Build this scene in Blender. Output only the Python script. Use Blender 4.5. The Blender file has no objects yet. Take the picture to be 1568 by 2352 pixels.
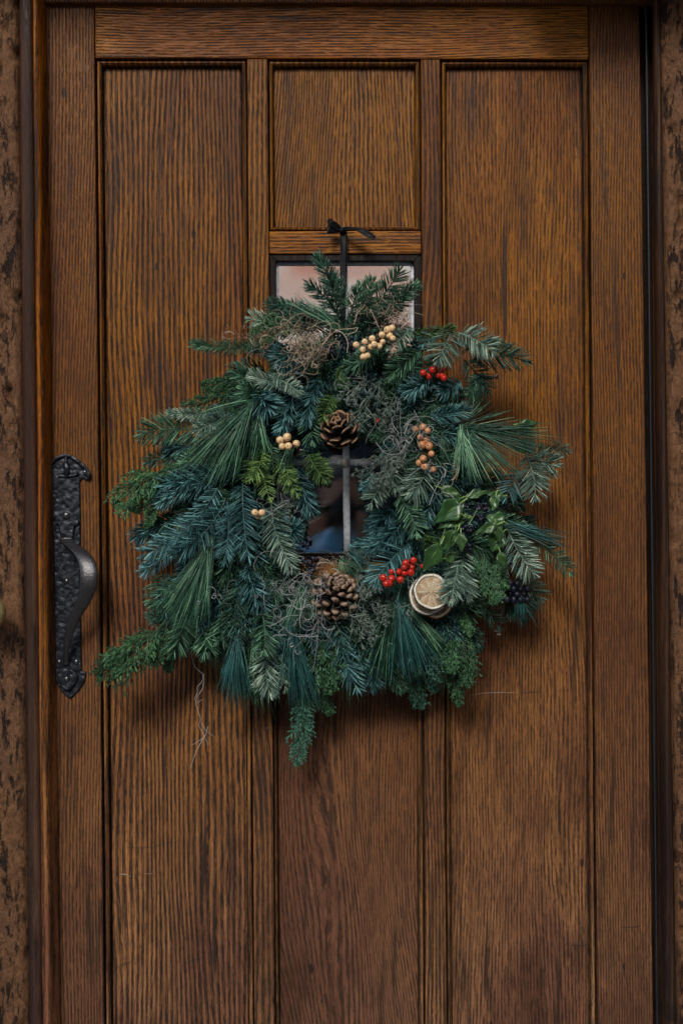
import bpy, math, random
import numpy as np
from mathutils import Vector, noise as mnoise

# ------------------------------------------------------------------ camera, light
S = 0.0007            # metres per picture unit (picture is 1568 x 2352 units) on the door face
DIST = 2.2
CZ = 1.45
scene = bpy.context.scene
col = scene.collection
cam = bpy.data.cameras.new('camera'); cam_ob = bpy.data.objects.new('camera', cam); col.objects.link(cam_ob)
cam_ob.location = (0, -DIST, CZ); cam_ob.rotation_euler = (math.pi/2, 0, 0)
cam.sensor_fit = 'VERTICAL'; cam.sensor_height = 36.0
cam.lens = 36.0*DIST/(2352*S)
cam.clip_start = 0.01; cam.clip_end = 200
cam.dof.use_dof = True; cam.dof.focus_distance = DIST-0.05; cam.dof.aperture_fstop = 1.8
scene.camera = cam_ob

SUN_EL, SUN_ROT = math.radians(37), math.radians(180+13)   # soft light over the street, from the upper left
world = bpy.data.worlds.new('World'); scene.world = world; world.use_nodes = True
wn = world.node_tree.nodes; wl = world.node_tree.links
for n in list(wn): wn.remove(n)
sky = wn.new('ShaderNodeTexSky'); sky.sky_type = 'NISHITA'; sky.sun_disc = False
sky.sun_elevation = SUN_EL; sky.sun_rotation = SUN_ROT; sky.dust_density = 2.0
bg = wn.new('ShaderNodeBackground'); bg.inputs['Strength'].default_value = 0.098
wo = wn.new('ShaderNodeOutputWorld')
wl.new(sky.outputs[0], bg.inputs[0]); wl.new(bg.outputs[0], wo.inputs[0])
sun = bpy.data.lights.new('sun', 'SUN'); sun.energy = 1.2; sun.angle = math.radians(15); sun.color = (1, .95, .88)
sun_ob = bpy.data.objects.new('sun', sun); col.objects.link(sun_ob)
sd = Vector((math.sin(SUN_ROT)*math.cos(SUN_EL), math.cos(SUN_ROT)*math.cos(SUN_EL), math.sin(SUN_EL)))
sun_ob.rotation_euler = sd.to_track_quat('Z', 'Y').to_euler()
vs = scene.view_settings
vs.view_transform = 'Standard'; vs.look = 'None'; vs.gamma = 1; vs.use_curve_mapping = False
vs.exposure = 0.66

rng = np.random.default_rng(7); random.seed(7)
U = rng.uniform
def P(x, y, d=0.0):
    """place at picture units (x, y), d metres in front of the door face"""
    k = S*(DIST-d)/DIST
    return np.array(((x-784)*k, -d, CZ-(y-1176)*k))

# ------------------------------------------------------------------ node helper
class M:
    def __init__(s, name):
        s.m = bpy.data.materials.new(name); s.m.use_nodes = True
        s.t = s.m.node_tree; s.b = s.t.nodes['Principled BSDF']; s.out = s.t.nodes['Material Output']
    def n(s, typ, **kw):
        nd = s.t.nodes.new('ShaderNode'+typ)
        for k, v in kw.items(): setattr(nd, k, v)
        return nd
    def l(s, a, b): s.t.links.new(a, b)
    def put(s, sock, v):
        if isinstance(v, bpy.types.NodeSocket): s.l(v, sock)
        else: sock.default_value = v
    def math(s, op, a, b=0.0, c=0.0, clamp=False):
        nd = s.n('Math', operation=op, use_clamp=clamp)
        for i, v in enumerate((a, b, c)): s.put(nd.inputs[i], v)
        return nd.outputs[0]
    def vmath(s, op, a, b):
        nd = s.n('VectorMath', operation=op); s.put(nd.inputs[0], a); s.put(nd.inputs[1], b); return nd.outputs[0]
    def noise(s, co, scale, detail=3, rough=.55, dist=0):
        nd = s.n('TexNoise'); s.put(nd.inputs['Vector'], co)
        nd.inputs['Scale'].default_value = scale; nd.inputs['Detail'].default_value = detail
        nd.inputs['Roughness'].default_value = rough; nd.inputs['Distortion'].default_value = dist
        return nd.outputs['Fac']
    def step(s, v, a, b):
        nd = s.n('MapRange', interpolation_type='SMOOTHSTEP'); s.put(nd.inputs[0], v)
        nd.inputs[1].default_value = a; nd.inputs[2].default_value = b
        return nd.outputs[0]
    def mix(s, f, a, b, mode='MIX'):
        nd = s.n('Mix', data_type='RGBA', blend_type=mode)
        s.put(nd.inputs[0], f)
        for i, v in ((6, a), (7, b)):
            s.put(nd.inputs[i], v if isinstance(v, bpy.types.NodeSocket) else (*v[:3], 1))
        return nd.outputs[2]
    def ramp(s, f, stops):
        nd = s.n('ValToRGB'); s.put(nd.inputs[0], f); e = nd.color_ramp.elements
        while len(e) < len(stops): e.new(.5)
        for q, (p, c) in zip(e, stops): q.position = p; q.color = (*c, 1)
        return nd.outputs[0]
    def co(s, scale=(1, 1, 1), rand=True):
        tc = s.n('TexCoord').outputs['Object']
        if rand:
            r = s.n('ObjectInfo').outputs['Random']
            cx = s.n('CombineXYZ'); s.l(s.math('MULTIPLY', r, 7.3), cx.inputs[0]); s.l(s.math('MULTIPLY', r, 3.1), cx.inputs[1]); s.l(s.math('MULTIPLY', r, 11.7), cx.inputs[2])
            tc = s.vmath('ADD', tc, cx.outputs[0])
        return s.vmath('MULTIPLY', tc, scale)
    def bump(s, h, strength=.3, dist=.001, prev=None):
        nd = s.n('Bump'); s.put(nd.inputs['Height'], h)
        nd.inputs['Strength'].default_value = strength; nd.inputs['Distance'].default_value = dist
        if prev is not None: s.l(prev, nd.inputs['Normal'])
        return nd.outputs[0]
    def set(s, color=None, rough=None, normal=None, **kw):
        if color is not None: s.put(s.b.inputs['Base Color'], color if isinstance(color, bpy.types.NodeSocket) else (*color, 1))
        if rough is not None: s.put(s.b.inputs['Roughness'], rough)
        if normal is not None: s.l(normal, s.b.inputs['Normal'])
        for k, v in kw.items(): s.put(s.b.inputs[k.replace('_', ' ')], v)
        return s.m

def wood(name, horizontal=False, light=(.50, .235, .060), dark=(.17, .075, .025), pore=(.016, .010, .008),
         band=3.6, poreamt=.95, rough=.42, blotch=.6, warp=.03, bk=.5, wig=1.0, tilt=0.0):
    m = M(name)
    tc = m.co(rand=True)
    sp = m.n('SeparateXYZ'); m.l(tc, sp.inputs[0])
    x, y, z = sp.outputs
    if horizontal: x, z = z, x
    def vec(a, b, c):
        cx = m.n('CombineXYZ')
        for i, v in enumerate((a, b, c)): m.put(cx.inputs[i], v)
        return cx.outputs[0]
    g = vec(x, y, z)
    # slow wander of the grain
    w1 = m.noise(m.vmath('MULTIPLY', g, (3.5, 4, .8)), 1.0, 2)
    w2 = m.noise(m.vmath('MULTIPLY', g, (22, 4, 6)), 1.0, 3)
    w3 = m.noise(m.vmath('MULTIPLY', g, (120, 4, 60)), 1.0, 2)
    xx = m.math('ADD', x, m.math('MULTIPLY', w1, warp*4))
    xx = m.math('ADD', xx, m.math('MULTIPLY', w2, .0030*wig))
    xx = m.math('ADD', xx, m.math('MULTIPLY', w3, .0013*wig))
    xx = m.math('ADD', xx, m.math('MULTIPLY', z, tilt))
    r = m.math('MULTIPLY', xx, 1000.0/band)
    fr = m.math('PINGPONG', r, 1.0)          # rings
    ringv = m.noise(vec(m.math('MULTIPLY', m.math('ROUND', m.math('MULTIPLY', r, .5)), 3.7), 0.0, m.math('MULTIPLY', z, 6.0)), 1.0, 1)
    band_m = m.step(fr, .22, .72)
    # pore dashes
    gg = vec(xx, y, z)
    d1 = m.noise(m.vmath('MULTIPLY', gg, (620, 200, 42)), 1.0, 3, .6)
    dash = m.step(d1, .42, .54)
    inv = m.math('MULTIPLY', m.math('ADD', m.math('MULTIPLY', band_m, .78), .22), m.math('ADD', m.math('MULTIPLY', ringv, .9), .45))
    pm = m.math('MULTIPLY', dash, inv, clamp=True)
    fib = m.noise(m.vmath('MULTIPLY', gg, (900, 200, 18)), 1.0, 4, .7)
    bl = m.noise(m.vmath('MULTIPLY', g, (11, 6, 3.2)), 1.0, 5, .62)
    bl2 = m.noise(m.vmath('MULTIPLY', g, (38, 20, 9)), 1.0, 5, .65)
    c = m.mix(m.step(fib, .3, .7), dark, light)
    c = m.mix(m.math('MULTIPLY', m.step(bl, .42, .70), blotch), c, (.46, .40, .46), 'MULTIPLY')
    c = m.mix(m.math('MULTIPLY', m.step(bl2, .56, .74), .55*blotch), c, tuple(v*.42 for v in dark))
    c = m.mix(m.math('MULTIPLY', m.step(band_m, .1, 1), bk), c, tuple(v*.42 for v in dark))
    c = m.mix(m.math('MULTIPLY', pm, poreamt), c, pore)
    # old stain worn through in large patches, and grime in streaks
    big = m.noise(m.vmath('MULTIPLY', g, (5, 3, 2.2)), 1.0, 4, .6)
    c = m.mix(m.math('MULTIPLY', m.step(big, .40, .64), .85), c, (.66, .52, .58), 'MULTIPLY')
    stk = m.noise(m.vmath('MULTIPLY', g, (70, 10, 3.5)), 1.0, 5, .65)
    c = m.mix(m.math('MULTIPLY', m.step(stk, .54, .70), .85), c, (.015,.014,.017))
    # open pores, fine and short, everywhere; worn dark stains, more of them low down
    fp = m.noise(m.vmath('MULTIPLY', gg, (1100, 300, 110)), 1.0, 3, .6)
    c = m.mix(m.math('MULTIPLY', m.step(fp, .56, .66), .7), c, (.02,.014,.011))
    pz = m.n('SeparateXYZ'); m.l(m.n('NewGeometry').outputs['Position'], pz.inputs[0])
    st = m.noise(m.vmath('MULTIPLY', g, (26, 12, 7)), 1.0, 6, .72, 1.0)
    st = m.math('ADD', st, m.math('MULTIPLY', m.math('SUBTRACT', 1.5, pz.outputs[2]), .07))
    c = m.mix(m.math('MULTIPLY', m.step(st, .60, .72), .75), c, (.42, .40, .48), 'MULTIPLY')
    ga = m.n('Gamma'); ga.inputs['Gamma'].default_value = 1.16; m.l(c, ga.inputs[0]); c = ga.outputs[0]
    # greyer, less saturated lower half
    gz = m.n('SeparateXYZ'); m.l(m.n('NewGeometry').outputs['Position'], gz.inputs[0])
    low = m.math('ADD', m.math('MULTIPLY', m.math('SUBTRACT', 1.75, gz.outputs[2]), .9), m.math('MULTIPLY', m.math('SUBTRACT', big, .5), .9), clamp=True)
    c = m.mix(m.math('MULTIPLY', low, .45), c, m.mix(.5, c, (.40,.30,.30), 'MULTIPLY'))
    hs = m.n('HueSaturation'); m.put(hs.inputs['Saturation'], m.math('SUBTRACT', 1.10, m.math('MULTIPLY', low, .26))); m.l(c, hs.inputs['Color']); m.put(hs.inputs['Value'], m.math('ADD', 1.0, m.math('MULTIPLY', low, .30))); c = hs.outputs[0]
    # per piece tone
    rnd = m.n('ObjectInfo').outputs['Random']
    c = m.mix(m.math('MULTIPLY', rnd, .25), c, tuple(v*.7 for v in dark))
    # dents and specks
    vo = m.n('TexVoronoi'); m.l(m.vmath('MULTIPLY', g, (34, 10, 15)), vo.inputs['Vector']); vo.inputs['Scale'].default_value = 1
    sp2 = m.n('SeparateColor'); m.l(vo.outputs['Color'], sp2.inputs[0])
    rad = m.math('MULTIPLY', m.step(sp2.outputs[0], .86, 1.0), .13)
    spot = m.math('LESS_THAN', vo.outputs['Distance'], rad)
    c = m.mix(m.math('MULTIPLY', spot, .8), c, (.012, .009, .008))
    h = m.math('SUBTRACT', m.math('MULTIPLY', fib, .3), pm)
    h = m.math('SUBTRACT', h, spot)
    und = m.noise(m.vmath('MULTIPLY', g, (30, 10, 9)), 1.0, 3)
    nrm = m.bump(und, .25, .004)
    nrm = m.bump(h, .55, .0008, nrm)
    ro = m.math('ADD', m.math('MULTIPLY', pm, .3), m.math('ADD', rough-.08, m.math('MULTIPLY', bl2, .2)))
    return m.set(c, ro, nrm, Specular_IOR_Level=.28)

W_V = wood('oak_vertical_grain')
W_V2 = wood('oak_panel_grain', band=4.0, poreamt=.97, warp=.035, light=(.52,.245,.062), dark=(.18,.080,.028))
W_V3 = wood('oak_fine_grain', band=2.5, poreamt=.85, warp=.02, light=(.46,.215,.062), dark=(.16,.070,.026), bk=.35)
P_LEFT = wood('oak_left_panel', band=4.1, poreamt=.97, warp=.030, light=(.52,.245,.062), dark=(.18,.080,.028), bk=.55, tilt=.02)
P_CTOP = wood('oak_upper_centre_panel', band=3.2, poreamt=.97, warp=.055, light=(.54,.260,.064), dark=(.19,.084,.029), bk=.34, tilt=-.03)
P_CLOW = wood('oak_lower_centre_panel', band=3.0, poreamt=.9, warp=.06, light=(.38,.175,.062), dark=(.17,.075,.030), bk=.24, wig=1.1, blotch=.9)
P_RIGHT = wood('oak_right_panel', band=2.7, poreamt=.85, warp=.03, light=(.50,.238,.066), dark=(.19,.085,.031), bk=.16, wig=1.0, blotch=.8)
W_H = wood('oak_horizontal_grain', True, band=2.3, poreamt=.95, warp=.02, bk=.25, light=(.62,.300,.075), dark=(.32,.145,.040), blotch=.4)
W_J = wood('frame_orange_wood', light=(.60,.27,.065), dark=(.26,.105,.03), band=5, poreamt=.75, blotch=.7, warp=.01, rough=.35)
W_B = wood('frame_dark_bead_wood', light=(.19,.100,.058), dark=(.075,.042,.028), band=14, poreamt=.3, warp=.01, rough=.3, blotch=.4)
W_R = wood('frame_shaded_brown_wood', light=(.15,.075,.032), dark=(.06,.03,.016), band=4, poreamt=.8, warp=.01, blotch=.9)  # right reveal's shade put into the colour as darker wood
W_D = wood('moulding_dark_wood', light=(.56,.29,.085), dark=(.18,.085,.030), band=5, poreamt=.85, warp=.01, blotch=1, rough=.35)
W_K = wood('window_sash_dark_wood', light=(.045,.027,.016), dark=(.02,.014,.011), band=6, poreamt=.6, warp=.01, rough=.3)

def rough_mat():
    m = M('rough_weathered_timber'); co = m.co(rand=True)
    a = m.noise(m.vmath('MULTIPLY', co, (1, 1, .28)), 95, 8, .75, .3)
    b = m.noise(m.vmath('MULTIPLY', co, (1, 1, .25)), 26, 6, .65)
    f = m.noise(m.vmath('MULTIPLY', co, (1, 1, .6)), 190, 5, .7, .4)
    c = m.mix(m.step(f, .3, .7), (.085,.040,.018), (.20,.098,.046))
    c = m.mix(m.math('MULTIPLY', m.step(b, .5, .64), .5), c, (.12,.06,.035))
    pit = m.math('MULTIPLY', m.step(a, .52, .60), m.step(b, .40, .54))
    c = m.mix(m.math('MULTIPLY', pit, .93), c, (.014,.011,.012))
    vo = m.n('TexVoronoi', feature='DISTANCE_TO_EDGE'); wv = m.n('TexNoise'); m.l(co, wv.inputs['Vector']); wv.inputs['Scale'].default_value = 40
    m.l(m.vmath('ADD', m.vmath('MULTIPLY', co, (95, 95, 80)), m.vmath('MULTIPLY', wv.outputs['Color'], (3, 3, 3))), vo.inputs['Vector']); vo.inputs['Scale'].default_value = 1
    ck = m.math('MULTIPLY', m.math('SUBTRACT', 1.0, m.step(vo.outputs['Distance'], .0, .09)), m.step(b, .36, .55))
    h = m.math('SUBTRACT', m.math('ADD', m.math('MULTIPLY', a, .4), m.math('MULTIPLY', f, .35)), m.math('ADD', m.math('MULTIPLY', pit, 1.1), m.math('MULTIPLY', ck, .12)))
    return m.set(c, .75, m.bump(h, 1.0, .006), Specular_IOR_Level=.25)
ROUGH = rough_mat()

def foliage(name, c0, c1, c2, rough=.5, spec=.45):
    m = M(name)
    at = m.n('Attribute', attribute_name='rnd').outputs['Fac']
    r = m.n('ObjectInfo').outputs['Random']
    f = m.math('ADD', m.math('MULTIPLY', at, .75), m.math('MULTIPLY', r, .25))
    c = m.ramp(f, [(0, c0), (.55, c1), (1, c2)])
    return m.set(c, rough, Specular_IOR_Level=spec)
FM = dict(
 blue=foliage('blue_fir_needles', (0.003,0.020,0.020), (0.035,0.124,0.124), (0.264,0.574,0.574)),
 dark=foliage('dark_fir_needles', (0.003,0.014,0.008), (0.019,0.065,0.043), (0.124,0.288,0.202)),
 green=foliage('green_fir_needles', (0.004,0.019,0.010), (0.034,0.110,0.059), (0.247,0.501,0.295)),
 pale=foliage('pale_fir_needles', (0.017,0.042,0.031), (0.156,0.264,0.198), (0.656,0.856,0.674)),
 olive=foliage('olive_fir_needles', (0.010,0.028,0.006), (0.060,0.139,0.033), (0.365,0.582,0.161)),
 pine=foliage('pine_needles', (0.004,0.022,0.013), (0.039,0.141,0.082), (0.361,0.674,0.393), .4),
 pineblue=foliage('blue_pine_needles', (0.006,0.033,0.028), (0.031,0.132,0.124), (0.155,0.402,0.383), .4),
 cedar=foliage('cedar_foliage', (0.003,0.017,0.007), (0.022,0.086,0.035), (0.140,0.337,0.133)),
 cedarblue=foliage('blue_cedar_foliage', (0.004,0.020,0.013), (0.023,0.094,0.061), (0.115,0.307,0.215)),
 twig=foliage('grey_green_twigs', (.022,.042,.036), (.085,.125,.105), (.30,.36,.30), .6),
 moss=foliage('tan_moss', (.07,.05,.03), (.32,.24,.17), (.68,.57,.45), .8, .2),
 mossgrey=foliage('grey_moss', (.12,.13,.13), (.30,.32,.32), (.55,.58,.57), .8, .2),
 stem=foliage('brown_stem', (.03,.018,.010), (.07,.04,.022), (.13,.08,.045), .7),
)
def simple(name, c, rough=.5, bump=0, bs=300, **kw):
    m = M(name)
    n = m.noise(m.co(), bs, 4)
    cc = m.mix(m.step(n, .3, .7), tuple(v*.75 for v in c), tuple(min(1, v*1.15) for v in c))
    return m.set(cc, rough, m.bump(n, bump, .001) if bump else None, **kw)
def iron_mat():
    m = M('hammered_black_iron'); co = m.co()
    v = m.n('TexVoronoi', feature='SMOOTH_F1'); m.l(co, v.inputs['Vector']); v.inputs['Scale'].default_value = 130
    a = m.noise(co, 90, 3, .5); b = m.noise(co, 420, 4, .7)
    h = m.math('ADD', m.math('MULTIPLY', v.outputs['Distance'], .9), m.math('ADD', m.math('MULTIPLY', a, .9), m.math('MULTIPLY', b, .12)))
    c = m.mix(m.step(a, .4, .7), (.018,.022,.030), (.058,.064,.078))
    return m.set(c, m.math('ADD', .28, m.math('MULTIPLY', b, .25)), m.bump(h, .55, .0035), Metallic=.65, Specular_IOR_Level=.5)
IRON = iron_mat()
GRIPM = simple('worn_grip_iron', (.075,.074,.078), .38, .5, 260, Metallic=.8)
SCREW = simple('screw_iron', (.12,.12,.13), .3, Metallic=.8)
BRASS = simple('aged_brass', (.50,.42,.20), .45, .1, 200, Metallic=.7)
LEAD = simple('grey_lead', (.62,.66,.72), .5, .3, 150)
SOLDER = simple('solder_boss', (.60,.57,.52), .5, .3, 150, Metallic=.2)
RIBBON = simple('black_satin_ribbon', (.004,.004,.006), .55, .3, 900, Specular_IOR_Level=.2)
YB = simple('cream_yellow_berry_skin', (.80,.56,.30), .3, Subsurface_Weight=.15, Subsurface_Radius=(.004,.002,.001))
OB = simple('orange_berry_skin', (.58,.27,.12), .32, Subsurface_Weight=.15, Subsurface_Radius=(.004,.002,.001))
RB = simple('red_berry_skin', (.52,.022,.010), .16)
KB = simple('blue_black_berry_skin', (.010,.013,.028), .35, .3, 400)
PITH = simple('dried_citrus_pith', (.80,.78,.66), .7, .3, 400)
PULP = simple('dried_citrus_pulp', (.44,.31,.18), .45, .8, 350)
PULPD = simple('dark_dried_citrus_pulp', (.27,.17,.09), .4, .8, 350)
PEELD = simple('dark_citrus_peel', (.035,.026,.016), .5, .4, 500)
PEELO = simple('dried_orange_peel', (.42,.14,.025), .5, .5, 500)
LEAFM = None
def leaf_mat():
    m = M('glossy_ivy_leaf'); tc = m.n('TexCoord').outputs['UV']
    n = m.noise(m.co(), 60, 4)
    r = m.n('ObjectInfo').outputs['Random']
    c = m.mix(m.step(n, .35, .7), (.012,.052,.014), (.042,.125,.036))
    c = m.mix(m.math('MULTIPLY', r, .4), c, (.075,.130,.045))
    sp = m.n('SeparateXYZ'); m.l(tc, sp.inputs[0])
    vein = m.math('SUBTRACT', 1.0, m.step(m.math('ABSOLUTE', m.math('SUBTRACT', sp.outputs[0], .5)), .0, .035))
    c = m.mix(m.math('MULTIPLY', vein, .3), c, (.10,.16,.07))
    return m.set(c, .3, m.bump(n, .2, .001))
LEAFM = leaf_mat()
def cone_mat(name, c0, c1, c2):
    m = M(name)
    at = m.n('Attribute', attribute_name='rnd').outputs['Fac']
    n = m.noise(m.co(), 420, 4)
    f = m.math('ADD', m.math('MULTIPLY', at, .85), m.math('MULTIPLY', n, .2))
    return m.set(m.ramp(f, [(.35, c0), (.75, c1), (1.0, c2)]), .6, m.bump(n, .5, .001))
CONE1 = cone_mat('pale_tipped_cone_scale', (.014,.009,.007), (.07,.04,.026), (.46,.32,.22))
CONE2 = cone_mat('brown_cone_scale', (.022,.012,.007), (.10,.048,.024), (.48,.29,.16))

def glass_mat():
    m = M('old_window_glass')
    tr = m.n('BsdfTransparent'); tr.inputs[0].default_value = (.95,.97,.96,1)
    gl = m.n('BsdfGlossy'); gl.inputs['Roughness'].default_value = .02; gl.inputs[0].default_value = (.95,.97,1,1)
    h = m.noise(m.co(), 9, 2)
    m.l(m.bump(h, .12, .004), gl.inputs['Normal'])
    mx = m.n('MixShader'); mx.inputs[0].default_value = .29
    m.l(tr.outputs[0], mx.inputs[1]); m.l(gl.outputs[0], mx.inputs[2]); m.l(mx.outputs[0], m.out.inputs[0])
    return m.m
GLASS = glass_mat()

# ------------------------------------------------------------------ object helpers
WO = {}
def tag(o, label=None, cat=None, group=None, kind=None):
    if label: o['label'] = label
    if cat: o['category'] = cat
    if group: o['group'] = group
    if kind: o['kind'] = kind
    return o
def thing(name, loc, label, cat, group=None, parent=None):
    o = bpy.data.objects.new(name, None); col.objects.link(o); o.empty_display_size = .05
    place(o, np.array(loc, float), parent)
    if label or cat: tag(o, label, cat, group)
    return o
def place(o, loc, parent):
    WO[o.name] = loc
    if parent is not None:
        o.parent = parent; o.location = tuple(loc-WO[parent.name])
    else: o.location = tuple(loc)
def mesh_ob(name, V, F, mat, parent=None, origin=None, rnd=None, smooth=True, uv=None):
    V = np.asarray(V, float)
    if origin is None: origin = V.mean(0)
    origin = np.asarray(origin, float)
    me = bpy.data.meshes.new(name)
    if isinstance(F, np.ndarray) and F.shape[1] == 3:
        me.vertices.add(len(V)); me.vertices.foreach_set('co', (V-origin).astype(np.float32).ravel())
        me.loops.add(F.size); me.loops.foreach_set('vertex_index', F.astype(np.int32).ravel())
        me.polygons.add(len(F)); me.polygons.foreach_set('loop_start', np.arange(0, F.size, 3, dtype=np.int32))
        me.update(calc_edges=True)
    else:
        me.from_pydata([tuple(v) for v in (V-origin)], [], [tuple(int(i) for i in f) for f in F]); me.update()
    me.polygons.foreach_set('use_smooth', np.full(len(me.polygons), smooth))
    if rnd is not None:
        a = me.attributes.new('rnd', 'FLOAT', 'POINT'); a.data.foreach_set('value', np.asarray(rnd, np.float32))
    me.materials.append(mat)
    o = bpy.data.objects.new(name, me); col.objects.link(o)
    place(o, origin, parent)
    return o
def share(name, src, loc, parent, rot=None, scale=None):
    o = bpy.data.objects.new(name, src.data); col.objects.link(o); place(o, np.array(loc, float), parent)
    if rot is not None: o.rotation_euler = rot
    if scale is not None: o.scale = scale
    return o
def bevel(o, w=.002, seg=2, ang=35):
    b = o.modifiers.new('bevel', 'BEVEL'); b.width = w; b.segments = seg; b.limit_method = 'ANGLE'; b.angle_limit = math.radians(ang)
    b.harden_normals = False
    return o
def prism(name, quad, d0, d1, mat, parent, bw=.002, nsub=1):
    """quad: four (x,y) picture points at front depth d0 (clockwise from top left); solid back to depth d1"""
    fr = [P(x, y, d0) for x, y in quad]
    V = fr+[np.array((p[0], -d1, p[2])) for p in fr]
    F = [(3,2,1,0), (4,5,6,7), (0,1,5,4), (1,2,6,5), (2,3,7,6), (3,0,4,7)]
    o = mesh_ob(name, V, F, mat, parent, smooth=False)
    if bw: bevel(o, bw)
    return o

def nrmz(a): return a/np.maximum(np.linalg.norm(a, axis=-1, keepdims=True), 1e-9)
class Batch:
    def __init__(s): s.V, s.F, s.R, s.n = [], [], [], 0
    def add(s, V, F, R):
        s.V.append(V); s.F.append(F+s.n); s.R.append(R); s.n += len(V)
    def tubes(s, pts, rad, ref, flat=1.0, sides=3, rnd=None):
        pts = np.asarray(pts, float); n, k, _ = pts.shape
        T = np.gradient(pts, axis=1) if k > 2 else np.repeat((pts[:, 1:]-pts[:, :1]), 2, 1)
        T = nrmz(T); ref = np.broadcast_to(np.asarray(ref, float).reshape(-1, 1, 3) if np.ndim(ref) < 3 else ref, pts.shape)
        B = nrmz(np.cross(T, ref)); N = np.cross(B, T)
        a = np.arange(sides)*2*math.pi/sides
        rad = np.broadcast_to(rad, (n, k))
        ring = pts[:, :, None]+rad[:, :, None, None]*(np.cos(a)[None, None, :, None]*B[:, :, None]+flat*np.sin(a)[None, None, :, None]*N[:, :, None])
        V = ring.reshape(-1, 3)
        base = (np.arange(n)*k*sides)[:, None, None]+(np.arange(k-1)*sides)[None, :, None]
        j = np.arange(sides)[None, None]; j2 = (j+1) % sides
        a0, a1, b0, b1 = base+j, base+j2, base+sides+j, base+sides+j2
        F = np.concatenate([np.stack([a0, a1, b1], -1).reshape(-1, 3), np.stack([a0, b1, b0], -1).reshape(-1, 3)])
        e = (np.arange(n)*k*sides+(k-1)*sides)[:, None]
        caps = [np.stack([e[:, 0], e[:, 0]+i, e[:, 0]+i+1], -1) for i in range(1, sides-1)]
        F = np.concatenate([F]+caps)
        if rnd is None: rnd = rng.random(n)
        s.add(V, F, np.repeat(rnd, k*sides))
    def build(s, name, mat, parent, origin=None):
        return mesh_ob(name, np.concatenate(s.V), np.concatenate(s.F), mat, parent, origin, np.concatenate(s.R))

def bez(a, b, bend, n, droop=0.0):
    a, b = np.asarray(a), np.asarray(b); t = np.linspace(0, 1, n)[:, None]
    mid = (a+b)/2; dv = b-a
    perp = np.array((-dv[2], 0, dv[0]))
    c = mid+perp*bend+np.array((0, -droop, 0))
    return (1-t)**2*a+2*t*(1-t)*c+t*t*b
def along(curve, t):
    n = len(curve)-1; f = np.clip(t*n, 0, n-1e-6); i = f.astype(int); w = (f-i)[:, None]
    return curve[i]*(1-w)+curve[i+1]*w, nrmz(curve[i+1]-curve[i])
CAMP = np.array((0, -DIST, CZ))

# ------------------------------------------------------------------ door
def LE(x0, x1, y): return x0+(x1-x0)*y/2352.0     # sloping edge: x at top / x at bottom of picture
DOOR_B = 2352+850     # picture y of the door foot (below the frame)
E = dict(sl0=(92, 118), sl1=(217, 240), m10=(566, 584), m11=(614, 632), m20=(965, 976), m21=(1010, 1026), sr0=(1351, 1371), sr1=(1468, 1500))
def ex(k, y): return LE(*E[k], y)
door = thing('door', (0, 0, .02), 'old brown oak panelled door with a small leaded window and black iron handle', 'door')
def member(name, k0, k1, y0, y1, mat, d0=0, d1=-.045, bw=.0022, g=0.6):
    return prism(name, [(ex(k0, y0)+g, y0), (ex(k1, y0)-g, y0), (ex(k1, y1)-g, y1), (ex(k0, y1)+g, y1)], d0, d1, mat, door, bw)
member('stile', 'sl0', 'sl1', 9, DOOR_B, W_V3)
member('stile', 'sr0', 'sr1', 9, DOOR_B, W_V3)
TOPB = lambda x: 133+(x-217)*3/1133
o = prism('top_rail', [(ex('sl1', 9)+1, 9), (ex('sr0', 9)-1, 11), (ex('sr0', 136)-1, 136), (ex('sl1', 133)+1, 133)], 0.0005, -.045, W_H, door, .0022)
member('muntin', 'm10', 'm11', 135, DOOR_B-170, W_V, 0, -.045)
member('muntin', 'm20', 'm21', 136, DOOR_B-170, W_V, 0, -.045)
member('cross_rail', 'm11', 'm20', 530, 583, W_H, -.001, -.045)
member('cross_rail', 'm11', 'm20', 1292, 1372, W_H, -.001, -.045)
prism('bottom_rail', [(ex('sl1', DOOR_B-168)+1, DOOR_B-168), (ex('sr0', DOOR_B-168)-1, DOOR_B-168), (ex('sr0', DOOR_B)-1, DOOR_B), (ex('sl1', DOOR_B)+1, DOOR_B)], 0, -.045, W_H, door)

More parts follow.
